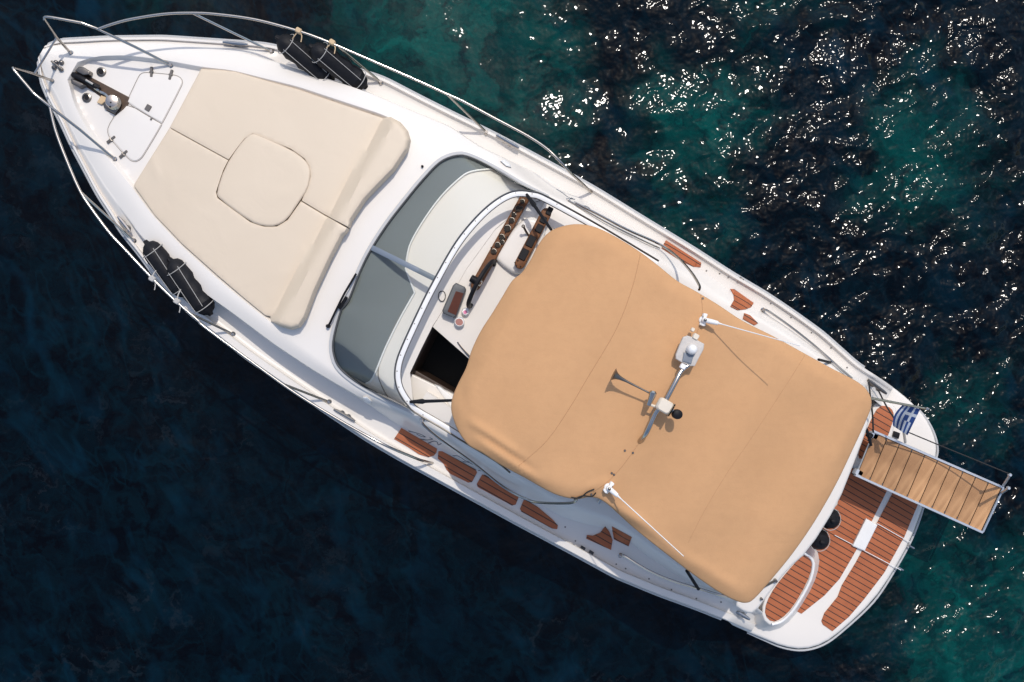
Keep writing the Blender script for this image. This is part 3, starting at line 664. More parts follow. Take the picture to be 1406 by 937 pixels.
q = MB(); q2 = W(80.5, 91, deckz(80, 91))
for a_, b_ in ((-6, -3), (5, 5), (-3, 5), (4, -5)): lathe(q, q2+Vector((a_*.008, b_*.008, 0)), (0, 0, 1), [(.028, 0), (.026, .03), (.012, .04)], 10)
tube(q, [q2+Vector((-.07, .05, .035)), q2+Vector((.06, -.05, .035))], .014, 6); q.build('bow_eye', DSTEEL, yacht)

def cleat(c, d, parent=yacht, L=0.15, z=None, m=STEEL):
    """two-horned mooring cleat on two feet, or a folding pair of horns"""
    c = W(*c, deckz(*c) if z is None else z); d = Vector((d[0], -d[1], 0)).normalized(); q = MB()
    for k in (-1, 1):
        lathe(q, c+d*k*0.045, (0, 0, 1), [(.036, 0), (.03, .012), (.016, .02), (.016, .055)], 10)
    tube(q, [c-d*L+Vector((0, 0, .062)), c-d*L*.7+Vector((0, 0, .06)), c-d*.04+Vector((0, 0, .055)), c+d*.04+Vector((0, 0, .055)), c+d*L*.7+Vector((0, 0, .06)), c+d*L+Vector((0, 0, .062))], .022, 8, rr=[.014, .022, .024, .024, .022, .014])
    return q.build('mooring_cleat', m, parent)
cleat((325, 62), (1, .1), L=.15); cleat((697, 196), (.87, .5), L=.16); cleat((173, 309), (.62, .78), L=.12); cleat((474, 570), (.87, .5), L=.15); cleat((1016, 842), (.87, .5), L=.13); cleat((1202, 531), (.8, .6), z=1.12, L=.15, m=DSTEEL)
for p in ((800, 753), (811.5, 759)):
    q = MB(); c = W(*p, deckz(*p)+.004); d = AX; tube(q, [c-d*.03, c+d*.03], .022, 10); q.build('deck_scupper', RUBBER, yacht)
q = MB(); c = W(1016.5, 385, deckz(1016, 385)); tube(q, [c+Vector((.04*math.cos(a), .022*math.sin(a), .012)) for a in np.linspace(0, 6.28, 20, endpoint=False)], .006, 6, closed=True); lathe(q, c+Vector((0, .03, 0)), (0, 0, 1), [(.014, 0), (.012, .02)], 8); q.build('deck_ring', DSTEEL, yacht)
# ventilator/grab recesses on the cabin side
for P_ in ([(687, 221), (693, 219), (700, 224), (702, 230), (695, 228)], [(498, 546), (504, 545), (510, 551), (508, 556), (500, 552)]):
    slab('navigation_light', P_, dz(.05), .06, WHITEP, yacht, 2, .02, step=2, grid=5)
# ---------------------------------------------------------------- bow rails
def RW(p, h): return W(p[0], p[1], h)
def rail(name, pts, r=0.016, smooth=6): q = MB(); tube(q, pts, r, 10, smooth); return q.build(name, STEEL, yacht)
def foot(q, c): lathe(q, c-Vector((0, 0, .01)), (0, 0, 1), [(.035, 0), (.032, .012), (.02, .02), (.018, .05)], 12)
zt = 2.36
def zrail(px, py): return g(st(px, py)[0])+0.58
rs = [(135, 40), (155, 33), (180, 26.5), (225, 19.5), (265, 18), (300, 20), (350, 27), (400, 40), (440, 53.5), (500, 79), (560, 105), (615, 130), (635, 139), (680, 163), (724, 186.5), (751, 204.5), (770, 223)]
pr = rail('bow_rail', [RW(p, zrail(*p)) for p in rs]+[RW((784, 238), 2.0), RW((798, 251), 1.8), RW((812, 264.5), deckz(812, 265))])
for b, t_ in (((373, 71), (265, 18.5)), ((523, 113), (462, 62)), ((668, 182), (615, 130.5))):
    q = MB(); c = W(*b, deckz(*b)); tube(q, [c, W(*t_, zrail(*t_))], .0145, 8); foot(q, c); q.build('stanchion', STEEL, pr)
rp_ = [(68, 145), (76.4, 180), (91.4, 220), (109, 260.6), (124, 284.5), (149.6, 319), (170, 341), (209, 382.5), (241.6, 414), (271.5, 440), (280, 448.5), (340, 493), (405.5, 540), (460, 573.5), (503, 598), (534, 614)]
pp = rail('bow_rail', [RW(p, zrail(*p)) for p in rp_]+[RW((560, 625), 1.95), RW((578, 632), 1.78), RW((594, 636), deckz(594, 634))])
for b, t_ in (((184, 331), (111.5, 265)), ((320, 459), (258, 429)), ((452, 552), (385, 526))):
    q = MB(); c = W(*b, deckz(*b)); tube(q, [c, W(*t_, zrail(*t_))], .0145, 8); foot(q, c); q.build('stanchion', STEEL, pp)
# pulpit: two raked loops and the rung between them
zp = 2.45
for P_ in ([(235, 90), (185, 64.5), (132, 39), (112, 31.5), (66, 23.5), (61, 27), (78, 52), (97, 73)], [(158, 219), (110, 178.5), (68, 146), (46, 128), (20, 97), (19.5, 93.5), (47, 102), (72, 111)]):
    hs = [deckz(*P_[0]), 2.22, 2.42, 2.45, 2.5, 2.48, 2.2, deckz(*P_[-1])]
    a = [RW(p, h) for p, h in zip(P_, hs)]
    q = MB(); tube(q, a[:4], .016, 10); tube(q, catmull(a[3:6], 5), .016, 10); tube(q, a[5:], .016, 10); foot(q, a[0]); foot(q, a[-1]); pu = q.build('pulpit_rail', STEEL, yacht)
q = MB(); tube(q, [RW((78, 52), 2.2), RW((47, 102), 2.2)], .013, 8); q.build('pulpit_rung', STEEL, yacht)

# ---------------------------------------------------------------- teak side-deck pads
pads = [[(551, 588), (600, 616.5), (599, 622), (595.5, 626), (588, 628), (575, 624), (560, 614), (541, 603)],
        [(602, 620), (607, 620), (653, 645), (655, 649), (648, 662), (643, 663), (618.5, 651), (613, 645), (609, 637), (601, 630)],
        [(662, 652), (667, 653), (710, 679.5), (712, 683), (708, 693), (703, 694.5), (656, 669), (654.6, 665)],
        [(719, 687), (724, 687.5), (739, 697), (759, 714), (766, 722), (765, 727), (758, 726), (716, 703), (714, 699)],
        [(831, 723), (837, 731), (841, 742), (839, 755.5), (805, 740), (806, 735), (814, 736), (824, 732)],
        [(840, 723), (867.5, 738), (863, 750.5), (843, 741)],
        [(914.5, 330), (963, 361), (962, 367), (952, 366.5), (934, 358), (908, 341)],
        [(1003, 397), (1008, 397), (1035, 416), (1031.5, 422), (1024, 425), (1013, 426), (1003, 421), (1008, 412), (1007, 405)],
        [(1022, 430), (1030, 433), (1041, 444), (1036, 447), (1020, 438)]]
for P_ in pads: slab('teak_pad', P_, dz(.016), .03, TEAK, yacht, .8, .003, step=2, grid=12)
# script lettering moulded on the cabin sides
for strokes in ([[(561, 592), (570, 594), (579, 597), (584, 600), (578, 599), (572, 596)], [(573, 602), (582, 604), (590, 604), (594, 603), (590, 601)], [(588, 609), (595, 606), (600, 607), (602, 611), (606, 609)]],
                [[(622, 626), (628, 626), (634, 629), (640, 633), (648, 635)], [(636, 634), (643, 635), (650, 638)], [(657, 646), (664, 647), (668, 649)]],
                [[(764, 260), (772, 265), (780, 271), (788, 274), (784, 272)], [(779, 273), (789, 274)], [(800, 283), (806, 284), (812, 289)], [(798, 284), (806, 287)]]):
    q = MB()
    for P_ in strokes: tube(q, [W(p[0], p[1], deckz(p[0], p[1])+.002) for p in catmull([Vector((*p, 0)) for p in P_], 4)], .006, 5)
    q.build('script_lettering', INK, yacht)
# handrails
def hrail(pts, hs, r=.0155): q = MB(); P_ = [W(*p, deckz(*p)+h) for p, h in zip(pts, hs)]; tube(q, P_, r, 8, 5); foot(q, P_[0]-Vector((0, 0, hs[0]))); return q.build('hand_rail', STEEL, yacht)
hrail([(1047.6, 426), (1054, 427), (1081, 445.5), (1110, 468), (1130, 485), (1150, 503), (1170, 520)], [0, .08, .12, .12, .12, .12, .10])
hrail([(852, 763), (858, 764), (889.5, 783), (925, 798), (959, 808), (985, 816), (1000, 820)], [0, .08, .12, .12, .12, .12, .1])
hrail([(790, 279), (820, 294), (860, 315), (904.5, 335), (929, 352), (949, 374), (960, 392), (960, 398)], [.1, .16, .2, .25, .42, .6, .72, .8])
hrail([(780, 275), (830, 304), (880, 329), (906, 341)], [.05, .1, .1, .1], .009)
hrail([(579, 577), (583, 585), (605, 604), (647, 634), (690, 668), (719, 684), (739, 690), (782, 691), (792, 686)], [.1, .16, .2, .2, .25, .4, .5, .7, .8])
q = MB(); tube(q, [W(943, 784, 2.05), W(959, 809, 1.5)], .02, 8); q.build('canopy_strut', BLACK, yacht)
q = MB(); tube(q, [W(1124, 494, 2.0), W(1140, 498, 1.5)], .016, 8); q.build('canopy_strut', BLACK, yacht)
# snap buttons along the side decks
q = MB()
for P_ in ([(846, 775), (859, 781), (891, 795), (922, 810), (956, 822), (990, 827)], [(970, 372), (988, 376), (1000, 381), (1058, 417), (1086, 436), (1114, 457), (1141, 478), (1163, 505)], [(776, 724), (790, 743)]):
    for p in P_: q = MB(); lathe(q, W(*p, deckz(*p)), (0, 0, 1), [(.011, 0), (.009, .008)], 8); q.build('snap_button', DSTEEL, yacht)

# ---------------------------------------------------------------- stern: swim platform, transom
PZ = 0.60
plat = slab('swim_platform', [(1165, 520), (1170, 500), (1190, 508), (1214, 523), (1238, 541), (1255, 556), (1270, 573), (1281, 594), (1286, 613), (1284, 632), (1267, 696), (1250, 742), (1225, 787), (1198, 826), (1159, 863), (1131, 884), (1103, 892), (1075, 888), (1048, 877), (1022, 866), (1000, 856), (995, 840), (1060, 760), (1120, 690), (1150, 620), (1175, 560)],
            PZ, .30, GEL, yacht, 4, .04, smooth=1, grid=20)
q = MB(); tube(q, [W(*p, PZ-.10) for p in [(1256, 557.5), (1271, 574), (1282, 594), (1287, 613), (1285, 632), (1268, 696.5), (1251, 742.5), (1226, 787.5), (1199, 827), (1160, 864), (1131.5, 885), (1103, 893), (1075, 889.5), (1048, 878.5), (1026, 868.5)]], .015, 8, 5); q.build('platform_fender_strip', GREYR, plat)
T2 = [(1162, 640), (1222, 662), (1216.5, 677), (1197, 716), (1175, 757), (1153, 795), (1132, 818), (1100.5, 843), (1088, 836), (1109, 801), (1116, 778), (1112, 768), (1104, 760), (1125, 722), (1150, 693)]
T3 = [(1232, 664), (1267, 678), (1259, 696), (1242, 737), (1214, 787), (1186.5, 823), (1166, 847), (1143, 867), (1130, 858), (1128, 853), (1132, 842), (1150, 820), (1156, 804), (1175, 773), (1203, 720.5), (1225, 679)]
slab('teak_deck', T2, PZ+.012, .02, TEAK, plat, .8, .003, step=3, grid=20)
slab('teak_deck', T3, PZ+.012, .02, TEAK, plat, .8, .003, step=3, grid=20)
SZ = .92
step1 = slab('boarding_step', [(1103, 752), (1117, 768), (1119, 780), (1112, 804), (1092, 838), (1076, 856), (1059, 861), (1046, 850), (1046, 828), (1060, 802), (1080, 776)], SZ, .34, GEL, plat, 3, .03, flare=17, smooth=1)
T1 = chaikin([(1104, 760), (1113, 768), (1115, 779), (1108, 801), (1088, 835), (1073, 850), (1060, 855), (1050, 845), (1052, 828), (1064, 806), (1083, 783)], 1)
slab('teak_deck', T1, SZ+.010, .012, TEAK, step1, .8, .003, step=2, grid=14)
q = MB(); tube(q, [W(*p, SZ+.01) for p in [(1103, 759), (1114, 767), (1116.5, 779), (1110, 802), (1090, 836), (1074, 852.5), (1060, 857.5)]], .020, 8, 5); q.build('step_lip', WHITEP, step1)
step2 = slab('boarding_step', [(1203, 548), (1222, 552), (1231, 562), (1231, 576), (1224, 600), (1214, 630), (1175, 640), (1172, 620), (1188, 578)], SZ, .34, GEL, plat, 3, .03, flare=8, smooth=1)
T4 = chaikin([(1207, 557), (1220, 558), (1227, 565), (1227, 576), (1219, 600), (1206, 628), (1180, 632), (1178, 622), (1194, 580)], 1)
slab('teak_deck', T4, SZ+.010, .012, TEAK, step2, .8, .003, step=2, grid=14)
slab('transom', [(1196, 545), (1197, 560), (1190, 590), (1171, 640), (1150, 693), (1110, 756.5), (1081, 782.5), (1058, 812), (1036, 842), (1024, 842), (1006, 830), (1020, 812), (1054, 778), (1080, 750), (1122, 690), (1145, 640), (1160, 590), (1168, 540), (1180, 532)],
     1.46, .9, GEL, yacht, 4, .04, smooth=1, grid=14)
q = MB(); tube(q, [W(1063, 798, 1.5), W(1040, 810, 1.75)], .016, 8); lathe(q, W(1064, 797, 1.46), (0, 0, 1), [(.025, 0), (.02, .06)], 10); q.build('canopy_strut', DSTEEL, yacht)
q = MB(); lathe(q, W(1045, 822, 1.46), (0, 0, 1), [(.018, 0), (.014, .05)], 10); q.build('canopy_hook', DSTEEL, yacht)
lad = slab('boarding_ladder', [(1189, 712), (1205, 721), (1187, 757), (1170, 750)], PZ+.06, .06, WHITEP, plat, 2, .015, step=2)
q = MB()
for a, b in (((1204, 719), (1250, 745)), ((1146, 735), (1237, 783))): q = MB(); tube(q, [W(*a, PZ+.04), W(*b, PZ+.04)], .005, 6); q.build('ladder_rail', WHITEP, lad)
q = MB()
for p in ((1251, 751), (1236, 781)): c = W(*p, PZ+.0); q = MB(); tube(q, [c-AX*.035, c+AX*.045], .014, 8); q.build('ladder_bracket', STEEL, lad)
slab('stern_locker_vent', [(1228, 592), (1236, 595), (1234, 603), (1226, 599)], PZ+.05, .05, BLACK, plat, 1.5, .015, step=2, grid=5)

# ---------------------------------------------------------------- signal mast bar across the canvas
def czone(s):
    return float(np.interp(s, [700, 716, 735, 770, 840, 965, 1080, 1180, 1240], [2.86, 2.92, 2.98, 3.04, 3.08, 3.09, 2.99, 2.84, 2.74]))
CO = [(795, 308), (772, 311), (754, 319), (740, 335), (728, 358), (716, 375), (703, 386), (690, 407), (676, 430), (660, 455), (648, 480), (640, 505), (630, 525), (621.5, 545), (619.5, 562), (624, 580), (632, 597), (644, 612), (662, 622), (690, 640), (720, 656), (760, 678), (790, 685.5),
      (812, 683), (832, 691), (870, 725), (920, 765), (960, 795), (990, 815), (1010, 825), (1024, 828), (1036, 822), (1060, 795), (1090, 758), (1120, 714), (1148, 665), (1172, 615), (1189, 578), (1196.5, 557), (1193, 540), (1178, 525), (1140, 505), (1100, 483), (1060, 461), (1020, 441),
      (985, 418), (955, 400), (930, 386), (905, 366), (880, 347), (850, 328), (820, 313)]
COs = [Vector((p.x, p.y)) for p in catmull([Vector((*p, 0)) for p in CO], 4, True)]
FOLDS = [((650, 582), (714, 626), 6, .038), ((662, 598), (728, 642), 5, -.034), ((668, 612), (742, 662), 6, .034), ((680, 634), (760, 678), 6, -.022), ((826, 688), (884, 718), 7, .035), ((824, 694), (905, 746), 6, -.035), ((800, 674), (836, 660), 6, .016), ((872, 716), (950, 776), 8, .02),
         ((1130, 498), (1178, 526), 7, .022), ((1080, 476), (1140, 512), 8, -.02), ((960, 402), (1000, 440), 7, .014), ((985, 420), (1080, 476), 9, .018), ((950, 770), (1010, 808), 8, .02), ((630, 520), (650, 610), 8, -.012), ((1140, 640), (1178, 570), 9, .012), ((880, 352), (960, 400), 8, .014),
         ((1000, 700), (1100, 730), 26, .012), ((880, 430), (920, 520), 22, .010), ((760, 440), (720, 560), 26, .012), ((1040, 520), (1130, 600), 24, -.012)]
CA = np.array([(p.x, p.y) for p in COs]); CE = np.roll(CA, -1, 0)-CA; CL = np.maximum((CE**2).sum(1), 1e-9)
def edge_d(px, py):
    r_ = np.array((px, py))-CA; u = np.clip((r_*CE).sum(1)/CL, 0, 1); return float(np.sqrt(((r_-CE*u[:, None])**2).sum(1).min()))
def canz(px, py):
    s, t = st(px, py); z = czone(s)-0.00000105*(abs(t)-0)**2*1.0*(1.6)
    d = edge_d(px, py)
    front = 1-sm(712, 800, s)
    z -= lerp(0.06, 0.09, front)*(1-min(1, d/lerp(20, 30, front)))**2
    for (a, b, w, h) in FOLDS:
        ex, ey = b[0]-a[0], b[1]-a[1]; L2 = ex*ex+ey*ey; u = ((px-a[0])*ex+(py-a[1])*ey)/L2
        if -0.3 < u < 1.3:
            q = abs((px-a[0])*ey-(py-a[1])*ex)/math.sqrt(L2); z += h*math.exp(-(q/w)**2)*sm(-.3, .2, u)*(1-sm(.7, 1.3, u))
    z += 0.010*math.sin(s*.021+t*.013)*math.sin(t*.017+1.0)+0.022*math.cos((s-838)*2*math.pi/127)*sm(10, 60, d)*sm(730, 800, s)
    return z
cov = empty('canvas_bimini', (W(900, 560, 2.4)), 'tan canvas bimini stretched over the cockpit from windscreen to stern', 'canvas cover')
top = slab('canvas', COs, canz, .07, CANVAS, cov, 2.0, .02, step=4, grid=4.2, sharp=60)
def seam(pts, w=.011, m=SEAM): q = MB(); P_ = catmull([Vector((*p, 0)) for p in pts], 10); tube(q, [W(p.x, p.y, canz(p.x, p.y)-.0025) for p in P_], w/2, 5); return q.build('seam', m, top)
seam([(879, 350), (868, 395), (846, 452), (806, 520), (781, 562), (750, 606), (712, 640)])
seam([(962, 405), (964, 432), (952, 470), (934, 512), (900, 570), (868, 622), (836, 660), (803, 682)])
seam([(1105, 488), (1085, 520), (1030, 604), (998, 650), (968, 700), (945, 745)], .008)
for s_ in (845, 965, 1095):              # the bows that carry the canvas, standing on the coamings
    q = MB(); ts = np.linspace(E_P(s_)+14, E_S(s_)-14, 17); P_ = [W(*un(s_, ts[0]), zE(s_)+.01)]+[W(*un(s_, t_), canz(*un(s_, t_))-.10) for t_ in ts]+[W(*un(s_, ts[-1]), zE(s_)+.01)]
    tube(q, P_, .016, 8); q.build('canopy_bow', STEEL, cov)
# lashings on the arch zip
q = MB()
for p in ((965, 410), (858, 619), (869, 622), (840, 650), (843, 652), (812, 679)): q = MB(); lathe(q, W(*p, canz(*p)), (0, 0, 1), [(.014, 0), (.011, .012)], 8); q.build('snap_stud', DSTEEL, top)
q = MB()
for P_ in ([(788, 686), (800, 681), (812, 682), (818, 677)], [(784, 683), (796, 684), (806, 676), (816, 672)]): q = MB(); tube(q, [W(*p, canz(*p)+.02) for p in P_], .007, 6, 4); q.build('lashing', DROPE, top)
# mast bar with light, horn and searchlight
MZ = canz(911, 557)+.16
mast = MB(); tube(mast, [W(951, 498, MZ-.02), W(936, 509, MZ), W(927.7, 524, MZ+.02), W(914, 549.7, MZ+.02), W(905, 561, MZ), W(898.8, 570, MZ-.01), W(888, 593.6, MZ-.03), W(880, 604, MZ-.13), W(878, 607, MZ-.2)], .028, 10, 4)
mast = mast.build('signal_bar', STEEL, yacht)
LZ = canz(947, 483)+.20
lt = slab('navigation_light', [(938, 463), (944, 461), (950, 463), (957, 467), (967, 472.5), (966, 480), (960, 491), (954, 503), (948, 503), (936, 498), (928, 493), (928, 487), (933, 474)], LZ, .05, GREYP, mast, 1.5, .01, step=2, grid=6)
q = MB(); lathe(q, W(949, 480, LZ), (0, 0, 1), [(.055, 0), (.056, .05), (.052, .085), (.038, .11), (.018, .122), (.004, .125)], 20); q.build('lamp_dome', WHITEP, lt)
slab('lamp_bracket', [(939, 484), (953, 487), (949, 500), (937, 496)], LZ+.02, .02, simple('slate_plastic', (.17, .19, .22), .5), lt, 1, .006, step=2, grid=5)
q = MB(); box(q, W(937.7, 503.5, LZ), (.9, -.5, 0), (.5, .9, 0), .03, .028, .03, .008); q.build('stalk_cap', WHITEP, lt)
q = MB(); box(q, W(955, 462.5, LZ-.02), AX, NX, .03, .03, .04, .008); box(q, W(951, 453, LZ-.08), AX, NX, .018, .02, .03, .006); q.build('light_foot', BEIGE, lt)
q = MB(); box(q, W(912, 557.5, MZ+.10), AX, NX, .078, .068, .062, .02); sl_ = q.build('searchlight', BEIGE, mast)
q = MB(); box(q, W(921, 563, MZ+.10), AX, NX, .012, .075, .066, .01); q.build('lamp_bezel', STEEL, sl_)
q = MB(); c = W(929, 569, MZ+.09); lathe(q, c-Vector((0, 0, .05)), (.1, 0, 1), [(.05, 0), (.053, .06), (.05, .09), (.03, .10)], 18); q.build('lamp_knob', BLACK, sl_)
q = MB(); tube(q, [W(918, 561, MZ+.05), W(930, 569, MZ+.05)], .025, 8); q.build('lamp_arm', STEEL, sl_)
HZ = MZ+.06
q = MB(); a, b = W(842, 514.5, HZ), W(895, 541.5, HZ); d = (b-a).normalized(); L = (b-a).length
lathe(q, a, d, [(.002, .012), (.072, 0), (.058, .012), (.036, .04), (.022, .08), (.013, .16), (.010, L*.7), (.010, L)], 20); hn = q.build('horn', DSTEEL, mast)
q = MB(); P_ = [W(897, 537, HZ+.02), W(895, 545, HZ+.02), W(890, 557, HZ+.02)]; tube(q, [P_[0], P_[0].lerp(P_[1], .3), P_[1], P_[2]], .04, 12, rr=[.028, .042, .035, .024]); q.build('horn_compressor', STEEL, hn)
q = MB(); tube(q, [W(893, 556, HZ), W(905, 560, HZ)], .014, 8); q.build('horn_bracket', BEIGE, hn)
# two whip antennas
for base, knuckle, tip, zb_, zt_, lean in (((965, 440), (986, 444), (1098.5, 475), .10, .78, 0), ((835, 669), (848, 681), (938.6, 764), .10, .80, 1)):
    z0 = canz(*base); c = W(*base, z0); kn = W(*knuckle, z0+.16); q = MB()
    lathe(q, c, (0, 0, 1), [(.045, 0), (.042, .02), (.022, .03), (.022, .08), (.030, .09), (.026, .12), (.01, .13)], 14)
    dd = (kn-c); dd.z = 0; dd.normalize(); nn = Vector((-dd.y, dd.x, 0)); box(q, c+Vector((0, 0, .07)), nn, dd, .065, .016, .018, .006); box(q, c+nn*.055+Vector((0, 0, .04)), nn, dd, .018, .022, .04, .006); box(q, c-nn*.045+Vector((0, 0, .04)), nn, dd, .016, .03, .03, .006)
    an_ = q.build('antenna', WHITEP, mast)
    q = MB(); tube(q, [c+Vector((0, 0, .10)), c.lerp(kn, .5)+Vector((0, 0, .05)), kn], .026, 10, rr=[.028, .028, .022]); q.build('antenna_ferrule', WHITEP, an_)
    q = MB(); tip_ = W(*tip, z0+zt_); tube(q, [kn, kn.lerp(tip_, .06), tip_], .008, 8, rr=[.012, .006, .0045]); q.build('whip', WHITEP, an_)
    q = MB(); lathe(q, c+Vector((0, 0, .12)), (0, 0, 1), [(.018, 0), (.016, .03), (.006, .035)], 10); q.build('ratchet_knob', DSTEEL, an_)

# ---------------------------------------------------------------- sunbathing cushions
def cush(px, py):
    s, t = st(px, py); e = min(E_S(s)-t, t-E_P(s)); base = zE(min(s, 560))-0.075+.05*(1-(abs(t-tc(s))/max(E_S(s)-tc(s), 1))**2)*sm(0, 200, s)
    for (a_, b_, w_, h_) in (((209, 214), (217, 246), 4.5, .012), ((370, 272), (402, 262), 5, .009), ((232, 236), (238, 268), 6, .005), ((372, 380), (398, 372), 6, .005)):
        ex, ey = b_[0]-a_[0], b_[1]-a_[1]; L2 = ex*ex+ey*ey; u = ((px-a_[0])*ex+(py-a_[1])*ey)/L2
        if -.3 < u < 1.3: base += h_*math.exp(-((abs((px-a_[0])*ey-(py-a_[1])*ex)/math.sqrt(L2))/w_)**2)*sm(-.3, .3, u)*(1-sm(.7, 1.3, u))
    return base+.085
cz = lambda o: (lambda px, py: cush(px, py)+o)
top_half = [(276, 95), (300, 96), (322, 98.5), (364, 110.5), (409, 122.5), (430, 130), (526, 162.5), (446, 293), (414, 276), (426, 243), (424, 228), (418, 218.5), (399, 205), (347, 184), (336, 191), (325, 205), (314, 220), (233, 175.5)]
bot_half = [(232.8, 175.9), (313.9, 220.5), (307, 234), (297, 264), (299, 272), (344, 305), (362, 311), (380, 311), (395, 302), (413, 276.3), (444, 293.8), (371, 435), (364, 433.5), (337, 411.5), (299, 379), (249.6, 335), (212, 295.5), (184, 256), (185, 252)]
hatch = [(346, 184), (351, 184), (399, 205.5), (418, 219), (425, 229), (426.5, 239), (422.6, 259.7), (410, 278), (394, 302), (379, 310.5), (362, 310.5), (344, 304.5), (301, 273), (297.5, 264.6), (309, 230), (327, 202), (340, 187)]
hsS = [(526, 162), (536, 160.5), (550, 168), (560, 180), (563.5, 192), (560, 206), (541.6, 234), (520, 256), (502, 275), (477.5, 312), (445, 293.5)]
hsP = [(444, 297.5), (476, 315.5), (455, 355), (434, 400), (420, 437), (411.5, 449.5), (400, 453), (385, 449), (367, 437), (376, 411.5)]
def fold(mb_, pts, zf, r):
    pass
for nm, P_, hp, lb in (('sunbed_cushion', top_half, hsS, 'cream sunbathing cushion on the foredeck, starboard half nearest the row of glints'), ('sunbed_cushion', bot_half, hsP, 'cream sunbathing cushion on the foredeck, port half beside the rail with creased corner')):
    e = empty(nm, W(*P_[0], 1.8), lb, 'cushion', 'sunbathing cushions on the foredeck')
    def zc2(px, py):
        s_, t_ = st(px, py); q_ = ((px-526)*(435-162)-(py-162)*(371-526))/math.hypot(155, 273); return cush(px, py)+.19*sm(0, 17, q_)-.012*math.exp(-(q_/4)**2)
    full_ = (top_half[:7]+hsS[1:-1]+[(444.5, 294.5)]+top_half[8:]) if hp is hsS else (bot_half[:10]+[(444.3, 295), (476.8, 313.2)]+hp[2:8]+[(372, 442)]+bot_half[11:])
    def rim(px, py):
        q_ = ((px-526)*(435-162)-(py-162)*(371-526))/math.hypot(155, 273); m_ = abs((px-444)*.5025-(py-295)*.8646)
        return 1.0+5.0*sm(0, 14, q_)*sm(4, 12, m_)
    c_ = slab('mattress', full_, zc2, .30, CREAM, e, 1.1, .020, step=3, grid=6, edge=rim)
e = empty('hatch_cushion', W(360, 250, 1.8), 'square cream cushion with rounded corners set in the middle of the sunbed', 'cushion')
hc = slab('cushion_pad', hatch, cz(.02), .09, CREAM, e, 2.6, .03, step=3, grid=8, smooth=1)
q = MB(); P_ = dens(chaikin(hatch, 1), 4); P_ = inset(P_, 0.6); tube(q, [W(p.x, p.y, cush(p.x, p.y)+.003) for p in P_], .008, 6, closed=True); q.build('piping', PIPE, hc)

# ---------------------------------------------------------------- fenders
def make_fender(L, r):
    """capsule fender in a black cover, lying along local +X, with rope lashings"""
    root = empty('fender', (0, 0, 0), 'x', 'fender', 'black covered fenders tied along the yacht')
    q = MB(); prof = [(.012, -.06), (.03, -.055), (.035, -.02), (r*.55, .0), (r*.85, .05), (r*.98, .12)]+[(r*(1+.02*math.sin(k*1.9)), .12+(L-.24)*k/8) for k in range(1, 9)]+[(r*.98, L-.12), (r*.86, L-.05), (r*.6, L), (.035, L+.02), (.028, L+.05)]
    lathe(q, (0, 0, 0), (1, 0, 0), prof, 24)
    rs_ = np.random.default_rng(3); v = np.array(q.v); nz = 0.010*np.sin(v[:, 0]*37+v[:, 1]*20)*np.sin(v[:, 1]*31+v[:, 2]*27); v[:, 1] += nz; v[:, 2] += nz; q.v = [tuple(x) for x in v]
    b = q.build('fender_cover', FABRIC, root, 50)
    for x in (.09, L-.09):
        q = MB(); tube(q, [(x+.03*math.sin(a), (r+.008)*math.cos(a), (r+.006)*math.sin(a)) for a in np.linspace(0, 6.283, 28, endpoint=False)], .0045, 6, closed=True); q.build('rope_band', ROPE, root)
    for ang in (1.2, 2.2):
        q = MB(); tube(q, [(.09+k*(L-.18)/8, (r+.012)*math.cos(ang+.04*k), (r+.012)*math.sin(ang+.04*k)) for k in range(9)], .0035, 6); q.build('rope', ROPE, root)
    return root
def copy_tree(o, parent=None):
    c = o.copy(); COL.objects.link(c)
    if parent is not None: c.parent = parent
    for ch in list(o.children): copy_tree(ch, c)
    return c
f0 = make_fender(.72, .130)
def orient(o, a, b):
    x = (b-a).normalized(); y = Vector((0, 0, 1)).cross(x).normalized(); z = x.cross(y); M = Matrix((x, y, z)).transposed().to_4x4(); M.translation = a; o.matrix_world = M
FE = [((384, 54), (442, 98), 2.22, 1.98, 'black fender with tan knot, forward one of the pair tied to the starboard bow rail'), ((430, 66), (486, 107), 2.24, 1.98, 'black fender overlapping its neighbour, aft one of the pair on the starboard bow rail'),
      ((203, 336), (256, 404), 2.02, 1.92, 'black fender lying nearest the bow inside the port rail'), ((236, 360), (284, 424), 2.05, 1.95, 'black fender lashed with white rope, aft one inside the port rail')]
for i, (a, b, za, zb_, lb) in enumerate(FE):
    f = f0 if i == 0 else copy_tree(f0); orient(f, W(*a, za), W(*b, zb_)); f['label'] = lb
for i, (p, zt_, lb) in enumerate((((1143, 715), 1.30, 'black fender hanging upright at the transom, upper of the pair, under the gangway'), ((1128, 744), 1.28, 'black fender hanging upright at the transom, lower of the pair, by the curved step'))):
    f = copy_tree(f0); c = W(*p, zt_); orient(f, c, c+Vector((0.02, 0.01, -.7))); f['label'] = lb; f['group'] = 'fenders hanging at the transom'
q = MB()
KN = [((410, 42.5), 1), ((456, 58.5), 1), ((209, 383), 0), ((243, 414), 0)]
